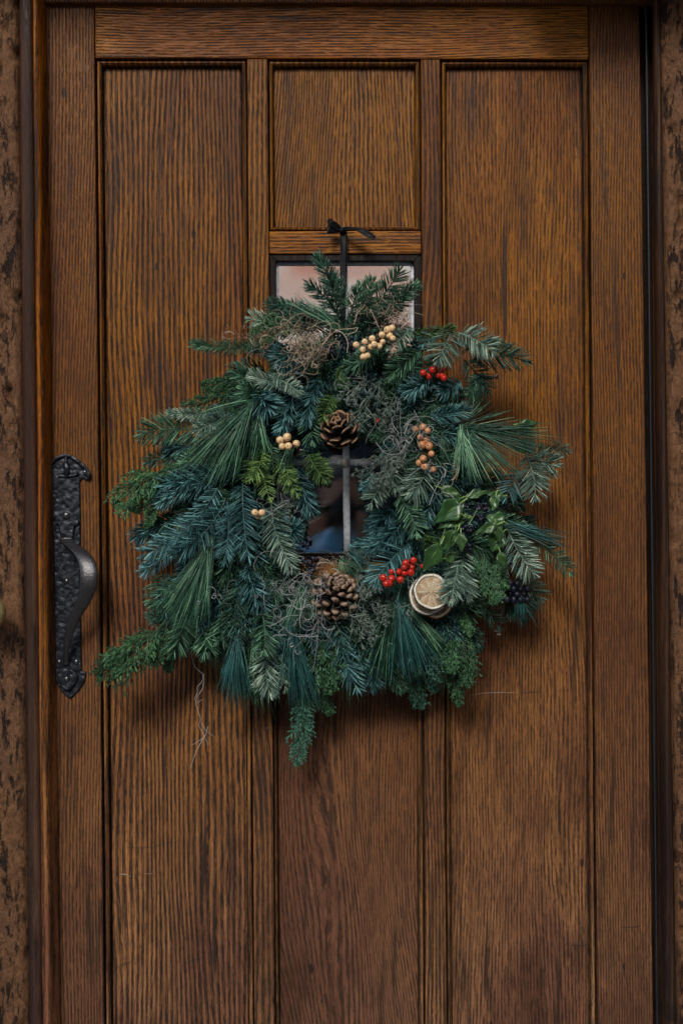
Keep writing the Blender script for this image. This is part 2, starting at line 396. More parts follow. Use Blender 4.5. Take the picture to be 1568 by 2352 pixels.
def moulded_panel(k0, k1, y0, y1, pmat, wl=17, wr=17, wt=17, wb=17, prof=None):
    """recessed board with a mitred moulding round it, meeting the framing"""
    prof = prof or [(0, -.0005), (.03, -.020), (.19, -.020), (.24, -.0045), (.45, -.0035), (.68, -.0065), (.72, -.022), (1.0, -.024)]
    oc = [(ex(k0, y0), y0), (ex(k1, y0), y0), (ex(k1, y1), y1), (ex(k0, y1), y1)]
    sgn = [(wl, wt), (-wr, wt), (-wr, -wb), (wl, -wb)]
    sides = [(0, 1, 'moulding'), (1, 2, 'moulding'), (2, 3, 'moulding'), (3, 0, 'moulding')]
    for a, b, nm in sides:
        V, F = [], []
        L = math.hypot(oc[a][0]-oc[b][0], oc[a][1]-oc[b][1]); ns = max(2, int(L/60))
        for q in range(ns+1):
            s = q/ns
            for f, d in prof:
                pa = P(oc[a][0]+sgn[a][0]*f, oc[a][1]+sgn[a][1]*f, 0); pb = P(oc[b][0]+sgn[b][0]*f, oc[b][1]+sgn[b][1]*f, 0)
                p = pa*(1-s)+pb*s; p[1] = -d
                if 0 < q < ns: p[1] += (mnoise.noise(Vector((p[0]*9, f*2, p[2]*9))))*.0012
                V.append(p)
        m = len(prof)
        for q in range(ns):
            for i in range(m-1): F.append((q*m+i, q*m+i+1, (q+1)*m+i+1, (q+1)*m+i))
        mesh_ob(nm, V, F, W_D, door, smooth=False)
    g = .93
    q = [(oc[i][0]+sgn[i][0]*g, oc[i][1]+sgn[i][1]*g) for i in range(4)]
    return q
def board(q, mat, d=-.0165):
    """a slightly cupped board with enough faces to undulate"""
    nx, ny = 14, 60; V, F = [], []
    ph = U(0, 9)
    for j in range(ny+1):
        v = j/ny
        for i in range(nx+1):
            u = i/nx
            x = (q[0][0]*(1-u)+q[1][0]*u)*(1-v)+(q[3][0]*(1-u)+q[2][0]*u)*v
            y = (q[0][1]*(1-u)+q[1][1]*u)*(1-v)+(q[3][1]*(1-u)+q[2][1]*u)*v
            p = P(x, y, 0); p[1] = -(d+.0013*math.sin(math.pi*u)+.0008*mnoise.noise(Vector((p[0]*6, ph, p[2]*3))))
            V.append(p)
    for j in range(ny):
        for i in range(nx):
            a = j*(nx+1)+i; F.append((a, a+nx+1, a+nx+2, a+1))
    n0 = len(V)
    for c in ((0, 0), (1, 0), (1, 1), (0, 1)):
        p = P(q[{(0,0):0,(1,0):1,(1,1):2,(0,1):3}[c]][0], q[{(0,0):0,(1,0):1,(1,1):2,(0,1):3}[c]][1], 0); p[1] = .042; V.append(p)
    F.append((n0, n0+1, n0+2, n0+3))
    return mesh_ob('panel', V, F, mat, door)
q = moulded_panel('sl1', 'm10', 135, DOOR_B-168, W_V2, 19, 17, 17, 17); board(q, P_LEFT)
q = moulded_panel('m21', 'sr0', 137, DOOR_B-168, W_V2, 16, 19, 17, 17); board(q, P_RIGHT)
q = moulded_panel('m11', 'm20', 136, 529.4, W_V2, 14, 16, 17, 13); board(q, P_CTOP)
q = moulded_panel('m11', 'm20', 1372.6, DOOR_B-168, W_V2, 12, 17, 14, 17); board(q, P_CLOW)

# dark core behind all joints
prism('door_core', [(100, 12), (1490, 12), (1490, 575), (100, 575)], -.046, -.052, W_K, door, 0)
prism('door_core', [(100, 1300), (1490, 1300), (1490, DOOR_B), (100, DOOR_B)], -.046, -.052, W_K, door, 0)
prism('door_core', [(100, 576), (618, 576), (618, 1299), (100, 1299)], -.046, -.052, W_K, door, 0)
prism('door_core', [(975, 576), (1490, 576), (1490, 1299), (975, 1299)], -.046, -.052, W_K, door, 0)

# leaded window
winf = thing('window', P(790, 935, -.02), None, None, parent=door)
def bar(name, quad, d0, d1, mat, bw=.0015): return prism(name, quad, d0, d1, mat, winf, bw)
xl = lambda y: ex('m11', y)+1; xr = lambda y: ex('m20', y)-1
bar('sash_frame', [(xl(584), 584), (xl(1291), 584), (xl(1291)+12, 1291), (xl(1291), 1291)][:0] or [(619.5, 585), (633, 599), (635, 1277), (626, 1291)], -.006, -.04, W_K)
bar('sash_frame', [(950, 599), (968, 585), (969, 1291), (953, 1277)], -.006, -.04, W_K)
bar('sash_frame', [(620, 584.5), (968, 584.5), (951, 600), (632, 600)], -.005, -.04, W_K)
bar('sash_frame', [(635, 1277), (953, 1277), (969, 1291.5), (626, 1291.5)], -.005, -.04, W_K)
bar('lead_edge', [(633, 600), (951, 600), (948, 608), (638, 608)], -.016, -.03, LEAD)
bar('lead_edge', [(633, 600), (639, 607), (640, 1272), (635, 1277)], -.0165, -.03, LEAD)
bar('lead_edge', [(943, 607), (951, 600), (953, 1277), (946, 1272)], -.0165, -.03, LEAD)
bar('lead_edge', [(639, 1270), (948, 1270), (953, 1277), (635, 1277)], -.016, -.03, W_K)
for ya, yb in ((608, 833), (845, 1056), (1068, 1270)):
    for xa, xb in ((638, 786), (799, 946)):
        V = [P(xa-2, ya-2, -.0235), P(xb+2, ya-2, -.0235), P(xb+2, yb+2, -.0235), P(xa-2, yb+2, -.0235)]
        V += [v+np.array((0, .003, 0)) for v in V]
        mesh_ob('pane', V, [(3,2,1,0), (4,5,6,7), (0,1,5,4), (1,2,6,5), (2,3,7,6), (3,0,4,7)], GLASS, winf, smooth=False)
def came(a, b, w, nm='lead_came'):
    pts = np.array([P(*(np.array(a)*(1-t)+np.array(b)*t), -.0205+.0002*math.sin(t*21)) for t in np.linspace(0, 1, 14)])
    bt = Batch(); bt.tubes(pts[None], np.full((1, 14), w*S), (0, -1, 0), .55, 10, [0.5]); return bt.build(nm, LEAD, winf)
came((790, 606), (797, 1272), 8.2); came((638, 1062), (945, 1062), 7.6); came((638, 839), (945, 839), 7.6)
def uvs(r, seg=16, rings=10, sx=1, sy=1, sz=1):
    V = [(0, 0, r*sz)]; F = []
    for i in range(1, rings):
        th = math.pi*i/rings
        for j in range(seg):
            a = 2*math.pi*j/seg; V.append((r*sx*math.sin(th)*math.cos(a), r*sy*math.sin(th)*math.sin(a), r*sz*math.cos(th)))
    V.append((0, 0, -r*sz))
    for j in range(seg): F.append((0, 1+j, 1+(j+1) % seg))
    for i in range(rings-2):
        for j in range(seg):
            a = 1+i*seg+j; b = 1+i*seg+(j+1) % seg; F.append((a, a+seg, b+seg, b))
    e = len(V)-1
    for j in range(seg): F.append((e, e-seg+(j+1) % seg, e-seg+j))
    return np.array(V), F
V, F = uvs(11*S, sy=.45); mesh_ob('solder_joint', V+P(792, 1062, -.0155), F, SOLDER, winf)
V, F = uvs(9*S, sy=.4); mesh_ob('solder_joint', V+P(791, 839, -.0195), F, SOLDER, winf)

# small fixings and marks on the door
def disc(name, x, y, r, d, h, mat, parent, seg=14):
    V = []; c = P(x, y, d)
    for k, (rr, hh) in enumerate(((1, 0), (1, .6), (.8, 1))):
        for j in range(seg): a = 2*math.pi*j/seg; V.append(c+np.array((rr*r*math.cos(a), -hh*h, rr*r*math.sin(a))))
    F = [(k*seg+j, k*seg+(j+1) % seg, (k+1)*seg+(j+1) % seg, (k+1)*seg+j) for k in range(2) for j in range(seg)]+[tuple(range(2*seg, 3*seg))]
    return mesh_ob(name, V, F, mat, parent)
BLK = simple('black_plug', (.008,.008,.009), .5)
disc('screw_plug', 1139, 865, 5.2*S, -.0165, .0022, BLK, door)
disc('screw_plug', 614, 1673, 3.2*S, -.001, .0015, SCREW, door)
def scratch(pts, w, mat, d=-.0148):
    p = np.array([P(x, y, d) for x, y in pts]); bt = Batch()
    t = np.linspace(0, 1, len(pts)); bt.tubes(p[None], (w*S*(.62)*(.35+.65*np.sin(np.pi*np.clip(t, .08, .92))))[None], (0, -1, 0), .18, 6, [.5])
    bt.build('scratch', mat, door)
SCD = simple('dark_scratch', (.016,.014,.016), .6); SCL = simple('pale_scratch', (.42,.36,.30), .6)
scratch([(1078, 1597), (1110, 1592), (1150, 1590), (1195, 1592)], .9, SCL)
scratch([(1192, 1592), (1215, 1591), (1240, 1589)], 1.6, SCD)
scratch([(1155, 1480), (1170, 1489), (1195, 1497)], 1.0, SCD)
scratch([(290, 1946), (325, 1948), (355, 1945), (380, 1937), (415, 1931)], 1.2, SCD)
scratch([(415, 2222), (440, 2207), (470, 2198)], 1.3, SCD); scratch([(262, 2226), (285, 2214), (300, 2210)], 1.1, SCD)
scratch([(275, 2008), (288, 2008), (300, 2014)], 1.8, SCL); scratch([(332, 2007), (350, 2007)], 1.1, SCL)
scratch([(1425, 1183), (1450, 1188)], 3, SCD, -.001); scratch([(1425, 2130), (1455, 2130), (1470, 2126)], 1.5, SCD, .0005)
scratch([(1340, 2005), (1390, 2009)], 1.0, SCD)
scratch([(1295, 2170), (1340, 2172), (1352, 2168)], 1.0, SCD)

# ------------------------------------------------------------------ handle
HX = .2934
def HP(zx, zy, d): return P(zx*HX, 972.4+zy*HX, d)
handle = thing('door_handle', HP(520, 1200, 0), None, None, parent=door)
outline = [(405,300),(430,275),(465,252),(505,238),(545,246),(590,268),(635,305),(675,340),(700,372),(713,405),(710,432),(690,447),(668,443),(655,428),(640,432),(628,455),
 (630,700),(628,1000),(632,1400),(636,1700),(640,1940),(658,1942),(676,1944),(672,1985),(655,2035),(620,2085),(585,2125),(550,2157),(515,2135),(480,2100),(455,2062),(440,2020),
 (436,1940),(432,1700),(426,1400),(420,1000),(412,700),(405,420)]
def plate(name, pts, d0, d1, mat, bw=.0022, rim=None):
    n = len(pts); f = [HP(x, y, d0) for x, y in pts]
    V = f+[np.array((p[0], -d1, p[2])) for p in f]
    F = [tuple(range(n-1, -1, -1)), tuple(range(n, 2*n))]+[(i, (i+1) % n, n+(i+1) % n, n+i) for i in range(n)]
    o = mesh_ob(name, V, F, mat, handle, smooth=False); bevel(o, bw, 3, 50); return o
plate('backplate', outline, .0045, .0, IRON)
# raised tracery of the arrowhead top: rim band and centre spike
def strip(name, pts, w, d, mat, flat=.45, sides=8):
    p = np.array([HP(x, y, d) for x, y in pts]); bt = Batch(); w = np.broadcast_to(np.array(w, float), (len(pts),))
    bt.tubes(p[None], (w*HX*S)[None], (0, -1, 0), flat, sides, [.5]); return bt.build(name, mat, handle)
strip('rim', [(408,308),(435,282),(470,260),(507,250),(548,258),(590,280),(632,314),(668,350),(690,385),(697,415),(688,433)], [10,12,13,13,13,14,16,18,19,15,8], .0075, IRON)
strip('spike', [(518,262),(520,300),(521,350),(521,405)], [6,15,24,22], .0078, IRON)
strip('rim', [(460,408),(500,414),(545,412),(590,405),(620,388)], [8,10,10,10,8], .0068, IRON, .4)
plate('upper_palm', [(430,750),(445,722),(470,702),(500,690),(522,683),(548,690),(580,708),(604,732),(618,760),(612,790),(596,802),(582,800),(576,850),(568,915),(476,915),(468,850),(455,790),(440,795),(428,775)], .0095, .0044, IRON, .0018)
plate('lower_palm', [(507,1862),(530,1862),(545,1905),(580,1945),(614,1962),(608,2000),(590,2040),(560,2075),(532,2098),(500,2078),(472,2048),(458,2005),(452,1970),(480,1950),(500,1915)], .0095, .0044, IRON, .0018)
def grip():
    c = [(522,905,94,.010),(535,935,98,.018),(580,965,104,.030),(630,1005,112,.043),(672,1060,120,.053),(692,1120,124,.059),(698,1190,122,.063),(694,1260,118,.064),(680,1330,112,.062),
         (655,1395,104,.058),(625,1450,96,.053),(595,1505,86,.047),(568,1570,74,.040),(545,1640,60,.033),(528,1720,48,.026),(519,1800,38,.018),(517,1860,36,.012),(518,1895,44,.009)]
    c = np.array(c, float); k = 54; t = np.linspace(0, len(c)-1, k)
    i = np.clip(t.astype(int), 0, len(c)-2); w = t-i; w = w[:, None]
    cc = c[i]*(1-w)+c[i+1]*w
    for _ in range(2): cc[1:-1] = (cc[:-2]+2*cc[1:-1]+cc[2:])/4
    V, F = [], []; sec = [(-1,.0),(-.9,.55),(-.45,.95),(0,1.05),(.45,.95),(.9,.55),(1,0),(.85,-.6),(0,-.8),(-.85,-.6)]
    pts = np.array([HP(a[0], a[1], a[3]) for a in cc]); T = nrmz(np.gradient(pts, axis=0))
    for q, a in enumerate(cc):
        sd_ = np.array((1.0, 0, 0)); nn = nrmz(np.cross(sd_, T[q])); nn = nn if nn[1] < 0 else -nn
        hw = a[2]*1.10/2*HX*S
        for u, v in sec: V.append(pts[q]+sd_*hw*u+nn*.0021*v)
    m = len(sec)
    for q in range(k-1):
        for j in range(m): F.append((q*m+j, q*m+(j+1) % m, (q+1)*m+(j+1) % m, (q+1)*m+j))
    F += [tuple(range(m)), tuple(range((k-1)*m, k*m))]
    mesh_ob('grip', V, F, GRIPM, handle)
grip()
for x, y, r, d in ((517,390,22,.007), (667,383,19,.007), (520,722,27,.0105), (524,1236,20,.005), (467,1868,19,.005), (600,1868,20,.005), (523,2003,22,.0105)):
    V, F = uvs(r*HX*S, 14, 8, sy=.55); mesh_ob('screw', V+HP(x, y, d), F, SCREW, handle)
    strip('screw_slot', [(x-r*.5, y+r*.55), (x+r*.5, y-r*.55)], 2.6, d+r*HX*S*.5, BLK, .5, 6) if r < 23 else None

# ------------------------------------------------------------------ door frame (jambs with bead), head, hood
frame = thing('door_frame', (0, 0, 0), 'worn timber door frame with an orange-brown reveal and a dark rounded bead', 'door frame')
Y0, Y1 = -140, DOOR_B
def profile_sweep(name, prof, mat, parent, wob=.0008, n=90, y0=Y0, y1=Y1):
    """prof: list of (x_top, x_bottom, depth), straight board swept down"""
    V, F = [], []; m = len(prof)
    for j in range(n+1):
        y = y0+(y1-y0)*j/n
        for i, (a, b, d) in enumerate(prof):
            p = P(LE(a, b, y), y, d); p[0] += wob*mnoise.noise(Vector((i*.4, 3, p[2]*4))); V.append(p)
    for j in range(n):
        for i in range(m-1): F.append((j*m+i, (j+1)*m+i, (j+1)*m+i+1, j*m+i+1))
    return mesh_ob(name, V, F, mat, parent)
def arc(xa, xb, d, depth, k=8):
    """half-round bead between sloping edges xa, xb standing to depth"""
    o = []
    for i in range(k+1):
        a = math.pi*i/k; f = (1-math.cos(a))/2
        o.append((xa[0]+(xb[0]-xa[0])*f, xa[1]+(xb[1]-xa[1])*f, d+depth*math.sin(a)))
    return o
profile_sweep('bead', [(40, 66, .0)]+arc((45, 70), (76, 99), .040, .010, 10)+[(76.5, 99.5, .02)], W_B, frame)
profile_sweep('reveal_board', [(73, 96, .030), (75, 98, .042), (79, 104, .045), (86, 113, .043), (93, 122, .035), (99, 130, .021), (104, 137, .006), (106, 142, .0012), (106, 143, -.03)], W_J, frame, .0012)
profile_sweep('reveal_board', [(1467, 1499.5, -.05), (1475, 1504, -.05), (1478, 1506, -.004), (1480, 1507, .0), (1486, 1511, .0), (1490, 1514, -.03), (1494, 1518, -.03), (1496, 1522, .02), (1500, 1534, .04), (1510, 1548, .045), (1516, 1552, .03)], W_R, frame, .001)
profile_sweep('weather_strip', arc((1479.5, 1506), (1486, 1511), -.0005, .004, 8), simple('dark_blue_grey_seal', (.018,.024,.030), .45), frame, .0004)
prism('frame_head', [(60, -220), (1530, -220), (1520, 7), (95, 6)], .012, -.06, W_V3, frame, .002)

# rough posts either side
def rough_post(name, xi, xo, d, label, seed, inner_right=True):
    nx, ny = 44, 620; V, F = [], []
    y0, y1 = -140, DOOR_B
    for j in range(ny+1):
        y = y0+(y1-y0)*j/ny
        for i in range(nx+1):
            u = i/nx
            x = LE(*xi, y)*(1-u)+xo*u
            dd = d-.02*max(0, 1-u/.06)**2
            p = P(x, y, dd)
            v = Vector((p[0]*34+seed, seed*1.7, p[2]*15)); v2 = Vector((p[0]*110, seed, p[2]*55))
            h = .0035*mnoise.fractal(v, 1.0, 2.1, 4)+.0016*mnoise.noise(v2)
            pit = mnoise.noise(Vector((p[0]*62+seed*3, 5, p[2]*26)))
            if pit > .36: h -= .012*min(1, (pit-.36)*3.5)
            p[1] -= h; V.append(p)
    for j in range(ny):
        for i in range(nx):
            a = j*(nx+1)+i; f = (a, a+nx+1, a+nx+2, a+1); F.append(f if xo > xi[0] else f[::-1])
    o = mesh_ob(name, V, F, ROUGH, None)
    return tag(o, label, 'post')
rough_post('weathered_post', (50, 77), -330, .042, 'rough pitted brown timber post left of the door, behind the brass knob', 3.3)
rough_post('weathered_post', (1508, 1549), 1900, .045, 'rough flaking brown timber post along the right side of the door', 8.1)
# brass knob on the left post
bell = thing('bell_pull', P(-24, 1407, .07), 'dull brass round bell knob on the left timber post at the picture edge', 'door knob')
V, F = uvs(37*S, 24, 14, sz=1.08, sy=.75); mesh_ob('knob', V+P(-24, 1407, .098), F, BRASS, bell)
disc('rose', -24, 1407, 34*S, .038, .014, BRASS, bell, 24)
bt = Batch(); a, b = P(-24, 1407, .045), P(-24, 1407, .09); b[0] = a[0]; b[2] = a[2]
bt.tubes(np.array([[a, b]]), .009, (0, 0, 1), 1, 12, [.5]); bt.build('spindle', BRASS, bell)

# ------------------------------------------------------------------ the house wall, street, building opposite
def boxm(name, x0, x1, y0, y1, z0, z1, mat, parent=None, bw=0):
    V = [(x0,y0,z0),(x1,y0,z0),(x1,y1,z0),(x0,y1,z0),(x0,y0,z1),(x1,y0,z1),(x1,y1,z1),(x0,y1,z1)]
    o = mesh_ob(name, np.array(V, float), [(0,3,2,1),(4,5,6,7),(0,1,5,4),(1,2,6,5),(2,3,7,6),(3,0,4,7)], mat, parent, smooth=False)
    if bw: bevel(o, bw)
    return o
def brick_mat(name, c1, c2, mort, bw=.23, rh=.078, ms=.012):
    m = M(name); tc = m.n('TexCoord').outputs['Object']
    sp = m.n('SeparateXYZ'); m.l(tc, sp.inputs[0]); cx = m.n('CombineXYZ'); m.l(sp.outputs[0], cx.inputs[0]); m.l(sp.outputs[2], cx.inputs[1])
    b = m.n('TexBrick'); m.l(cx.outputs[0], b.inputs['Vector']); b.inputs['Scale'].default_value = 1
    b.inputs['Brick Width'].default_value = bw; b.inputs['Row Height'].default_value = rh; b.inputs['Mortar Size'].default_value = ms
    b.inputs['Color1'].default_value = (*c1, 1); b.inputs['Color2'].default_value = (*c2, 1); b.inputs['Mortar'].default_value = (*mort, 1)
    n = m.noise(tc, 3, 4)
    return m.set(m.mix(m.math('MULTIPLY', n, .5), b.outputs[0], (.42,.36,.32)), .85)
BRICK = brick_mat('pink_brickwork', (.50,.27,.19), (.42,.20,.14), (.60,.54,.47))
PLAST = simple('pale_plaster', (.38,.33,.27), .9, .3, 30)
house = thing('timber_house', (0, .3, 0), 'plastered house front that the oak door is set in', 'house')
xL, xR = P(-330, 0, 0)[0], P(1900, 0, 0)[0]
boxm('wall', -5, xL+.01, .0, .3, 0, 2.28, PLAST, house); boxm('wall', xR-.01, 5, .0, .3, 0, 2.28, PLAST, house)
boxm('wall', -5, 5, -.02, .3, 2.44, 3.0, PLAST, house)
boxm('lintel', -.95, .95, -.07, .29, 2.30, 2.438, W_H, house, .006)
boxm('hood', -.9, .9, -.19, -.072, 2.37, 2.44, W_V3, house, .004)
boxm('corner_shade_block', 0.28, .88, -.20, -.072, 2.312, 2.358, W_V3, house, .004)  # unseen block added to shade the door's top right corner
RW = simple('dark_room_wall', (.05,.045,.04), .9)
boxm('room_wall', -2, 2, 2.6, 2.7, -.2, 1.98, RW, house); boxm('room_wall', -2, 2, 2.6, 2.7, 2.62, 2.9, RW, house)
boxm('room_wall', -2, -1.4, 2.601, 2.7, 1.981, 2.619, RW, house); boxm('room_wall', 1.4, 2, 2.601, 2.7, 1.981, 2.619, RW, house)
gw = thing('garden_wall', (0, 7.2, 0), 'sunlit pink brick wall seen blurred through the top panes of the door window', 'wall')
boxm('brickwork', -6, 6, 7.2, 7.5, -.2, 4.2, brick_mat('sunlit_pink_brickwork', (.66,.20,.11), (.96,.92,.86), (.80,.48,.36), .36, .15, .02), gw)
boxm('coping', -6.1, 6.1, 7.15, 7.55, 4.2, 4.3, simple('pale_coping_stone', (.6,.57,.5), .8), gw)
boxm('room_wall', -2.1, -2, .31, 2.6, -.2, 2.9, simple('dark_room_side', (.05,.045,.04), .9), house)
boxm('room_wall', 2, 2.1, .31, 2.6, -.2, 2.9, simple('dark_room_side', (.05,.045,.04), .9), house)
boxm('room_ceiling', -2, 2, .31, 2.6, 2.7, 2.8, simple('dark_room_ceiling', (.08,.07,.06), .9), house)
boxm('doorstep', -.75, .75, -.38, .28, -.02, .02, simple('worn_stone_step', (.26,.24,.21), .8, .4, 60), house, .006)
side_block = thing('side_light_blocker', (3, -2, 0), 'unseen plastered block added right of the door to cut side light', 'light blocker')  # unseen mass added to hold back light from the right
boxm('wall', 1.45, 5, -4.2, -.03, 0, 5.2, PLAST, side_block)
ground = boxm('street', -25, 25, -30, 16, -.2, -.02, simple('grey_stone_paving', (.34,.33,.31), .85, .4, 20))
tag(ground, 'grey stone street between the door and the brick house', None, None, 'structure')
opp = thing('brick_house', (0, -7, 0), 'pink brick house across the street, mirrored in the door window', 'house')
boxm('shopfront', -12, 12, -12, -7, 0, 2.7, simple('dark_painted_shopfront', (.012,.022,.034), .5), opp)
boxm('wall', -12, 12, -12, -7, 2.7, 4.2, BRICK, opp)
STONE = simple('white_stone_dressing', (.62,.60,.56), .8, .2, 30)
DKGL = simple('dark_window_glass', (.02,.022,.026), .1)
def owindow(x, z, w, h):
    f = thing('window', (x, -6.97, z), None, None, parent=opp)
    boxm('sill', x-w/2-.12, x+w/2+.12, -6.995, -6.84, z-.12, z, STONE, f); boxm('header', x-w/2-.1, x+w/2+.1, -6.995, -6.92, z+h, z+h+.18, STONE, f)
    boxm('glass', x-w/2, x+w/2, -6.995, -6.985, z, z+h, DKGL, f)
    for k in (-.5, 0, .5): boxm('glazing_bar', x+k*w-.03, x+k*w+.03, -6.984, -6.95, z+.002, z+h-.002, STONE, f)
    for k in (0, .5, 1): boxm('glazing_bar', x-w/2+.031, x+w/2-.031, -6.983, -6.953, z+k*h*.94+.003, z+k*h*.94+.05, STONE, f)
for x in (-6.2, -3.2, 1.15, 3.9, 6.6): owindow(x, 3.25, .95, 1.4)
for x in (-5.2, -1.9, 2.6, 5.4): owindow(x, .95, 1.3, 1.1)
boxm('string_course', -12, 12, -6.998, -6.9, 2.72, 2.88, STONE, opp)
boxm('cornice', -12.1, 12.1, -6.998, -6.7, 4.1, 4.3, STONE, opp)

# ------------------------------------------------------------------ wreath
WC = P(778, 1160, .03)
wreath = thing('wreath', WC, 'shaggy green wreath of fir, pine and cones hung on the door by a ribbon', 'wreath')
CONV = dict(A=(250.9, 552.0, .36), B=(784.2, 552.0, .36), C=(219.6, 1066.5, .36), D=(784.2, 1066.5, .36))
def Z(q, x, y):
    a, b, k = CONV[q]; return a+k*x, b+k*y
ZU = .36*S
LAY = {0: (.035, .030), 1: (.060, .060), 2: (.080, .090), 3: (.085, .120), 4: (.120, .150)}

def fir(q, bx, by, tx, ty, nl=80, kind='green', style='brush', lay=1, bend=None, dT=None, dB=None, dens=1.0, stemw=1.5):
    b2, t2 = Z(q, bx, by), Z(q, tx, ty); d0, d1 = LAY[lay]
    if dB is not None: d0 = dB
    if dT is not None: d1 = dT
    a, b = P(*b2, d0), P(*t2, d1)
    if bend is None: bend = U(-.2, .2)
    # the tip needles reach past the stem end
    L0 = np.linalg.norm(b-a); nlm = nl*ZU*1.17
    b = b-(b-a)/L0*min(nlm*.45, L0*.3)
    cv = bez(a, b, bend, 14, U(0, .008)); L = np.linalg.norm(np.diff(cv, axis=0), axis=1).sum()
    ranks = dict(brush=7.0, flat=3.3, bud=10)[style]
    n = int(L/.0030*ranks*dens)+26
    t = np.sort(np.clip(rng.random(n)**.92, 0, 1)); ne = 16; t[-ne:] = U(.9, 1.0, ne)
    p, T = along(cv, t)
    view = nrmz(CAMP-p); N = nrmz(view-(view*T).sum(1, keepdims=True)*T); B = np.cross(T, N)
    side = rng.choice([-1, 1], n)
    if style == 'flat':
        phi = side*rng.normal(math.radians(86), .22, n)
        m = rng.random(n) < .22; phi[m] = side[m]*U(.35, 1.2, m.sum())
    else:
        phi = side*np.abs(rng.normal(0, 1.0, n)); phi = np.clip(phi, -2.4, 2.4)
        m = rng.random(n) < .5; phi[m] = side[m]*rng.normal(1.15, .25, m.sum())
    ang = np.radians(62-26*t**2.5)+rng.normal(0, .10, n)
    if style == 'bud': ang = np.radians(72-30*t)+rng.normal(0, .12, n)
    end = np.zeros(n, bool); end[-ne:] = True; ang[end] = U(.05, .95, end.sum()); phi[end] = U(-math.pi, math.pi, end.sum())
    r = np.cos(phi)[:, None]*N+np.sin(phi)[:, None]*B
    dr = np.cos(ang)[:, None]*T+np.sin(ang)[:, None]*r
    ln = nlm*(1-.30*t**4)*(.62+.38*np.minimum(1, t/.25))*rng.normal(1, .09, n)
    ln[end] *= .72
    curl = U(.12, .42, n)[:, None]
    s = np.array((0, .38, .8, 1.0))[None, :, None]
    pts = p[:, None]+ln[:, None, None]*(s*dr[:, None]+(s**2)*(curl*(.75*T+.35*N))[:, None]*.55)
    w = U(.78, 1.08, n)*.00094*min(1.15, max(.72, nl/80))
    rad = w[:, None]*np.array((.6, 1, .92, .38))[None]
    bt = Batch()
    rn = np.clip(rng.beta(.9, 1.25, n)*.95+.10*np.maximum(0, np.cos(phi))+.10*t, 0, 1)
    bt.tubes(pts, rad, N, .42, 3, rn)
    k = len(cv)
    bt.tubes(cv[None], (np.linspace(1.0, .45, k)*.001*stemw)[None], (0, -1, .2), 1, 5, [0.35])
    return bt.build('fir_sprig', FM[kind], wreath, a)

def pine(q, bx, by, tips, n=90, kind='pine', lay=2, w=.00060, spread=.06, lenj=.14, sag=.0):
    """a bunch of long needles from a short shoot; tips: outline points of the fan"""
    a = P(*Z(q, bx, by), LAY[lay][0]+.01); tp = np.array([P(*Z(q, x, y), LAY[lay][1]) for x, y in tips])
    f = rng.random(n)*(len(tp)-1); i = np.minimum(f.astype(int), len(tp)-2); g = (f-i)[:, None]
    tip = tp[i]*(1-g)+tp[i+1]*g
    base = a+(tip-a)*(U(0, .22, n)**1.0)[:, None]+rng.normal(0, .003, (n, 3))
    L = np.linalg.norm(tip-base, axis=1)[:, None]
    tip = tip+(base-tip)*U(-.06, lenj*2.2, n)[:, None]+rng.normal(0, 1, (n, 3))*L*spread*np.array((1, .8, 1))
    tip[:, 1] = np.minimum(tip[:, 1], -.008)
    mid = (base+tip)/2+rng.normal(0, 1, (n, 3))*L*.035+np.array((0, -.012, sag))
    s = np.linspace(0, 1, 7)[None, :, None]
    pts = (1-s)**2*base[:, None]+2*s*(1-s)*mid[:, None]+s*s*tip[:, None]
    rad = (U(.8, 1.25, n)*w)[:, None]*np.array((.8, 1, 1, 1, .9, .75, .3))[None]
    bt = Batch(); bt.tubes(pts, rad, rng.normal(0, 1, (n, 3))+np.array((0, -1.5, 0)), .7, 3, rng.beta(.8, 1.3, n))
    st = np.array([a+np.array((0, .02, 0)), a, a+(tp.mean(0)-a)*.18])
    bt.tubes(st[None], np.array([[.002, .002, .0012]]), (0, 0, 1), 1, 5, [.2])
    return bt.build('pine_sprig', FM[kind], wreath, a)

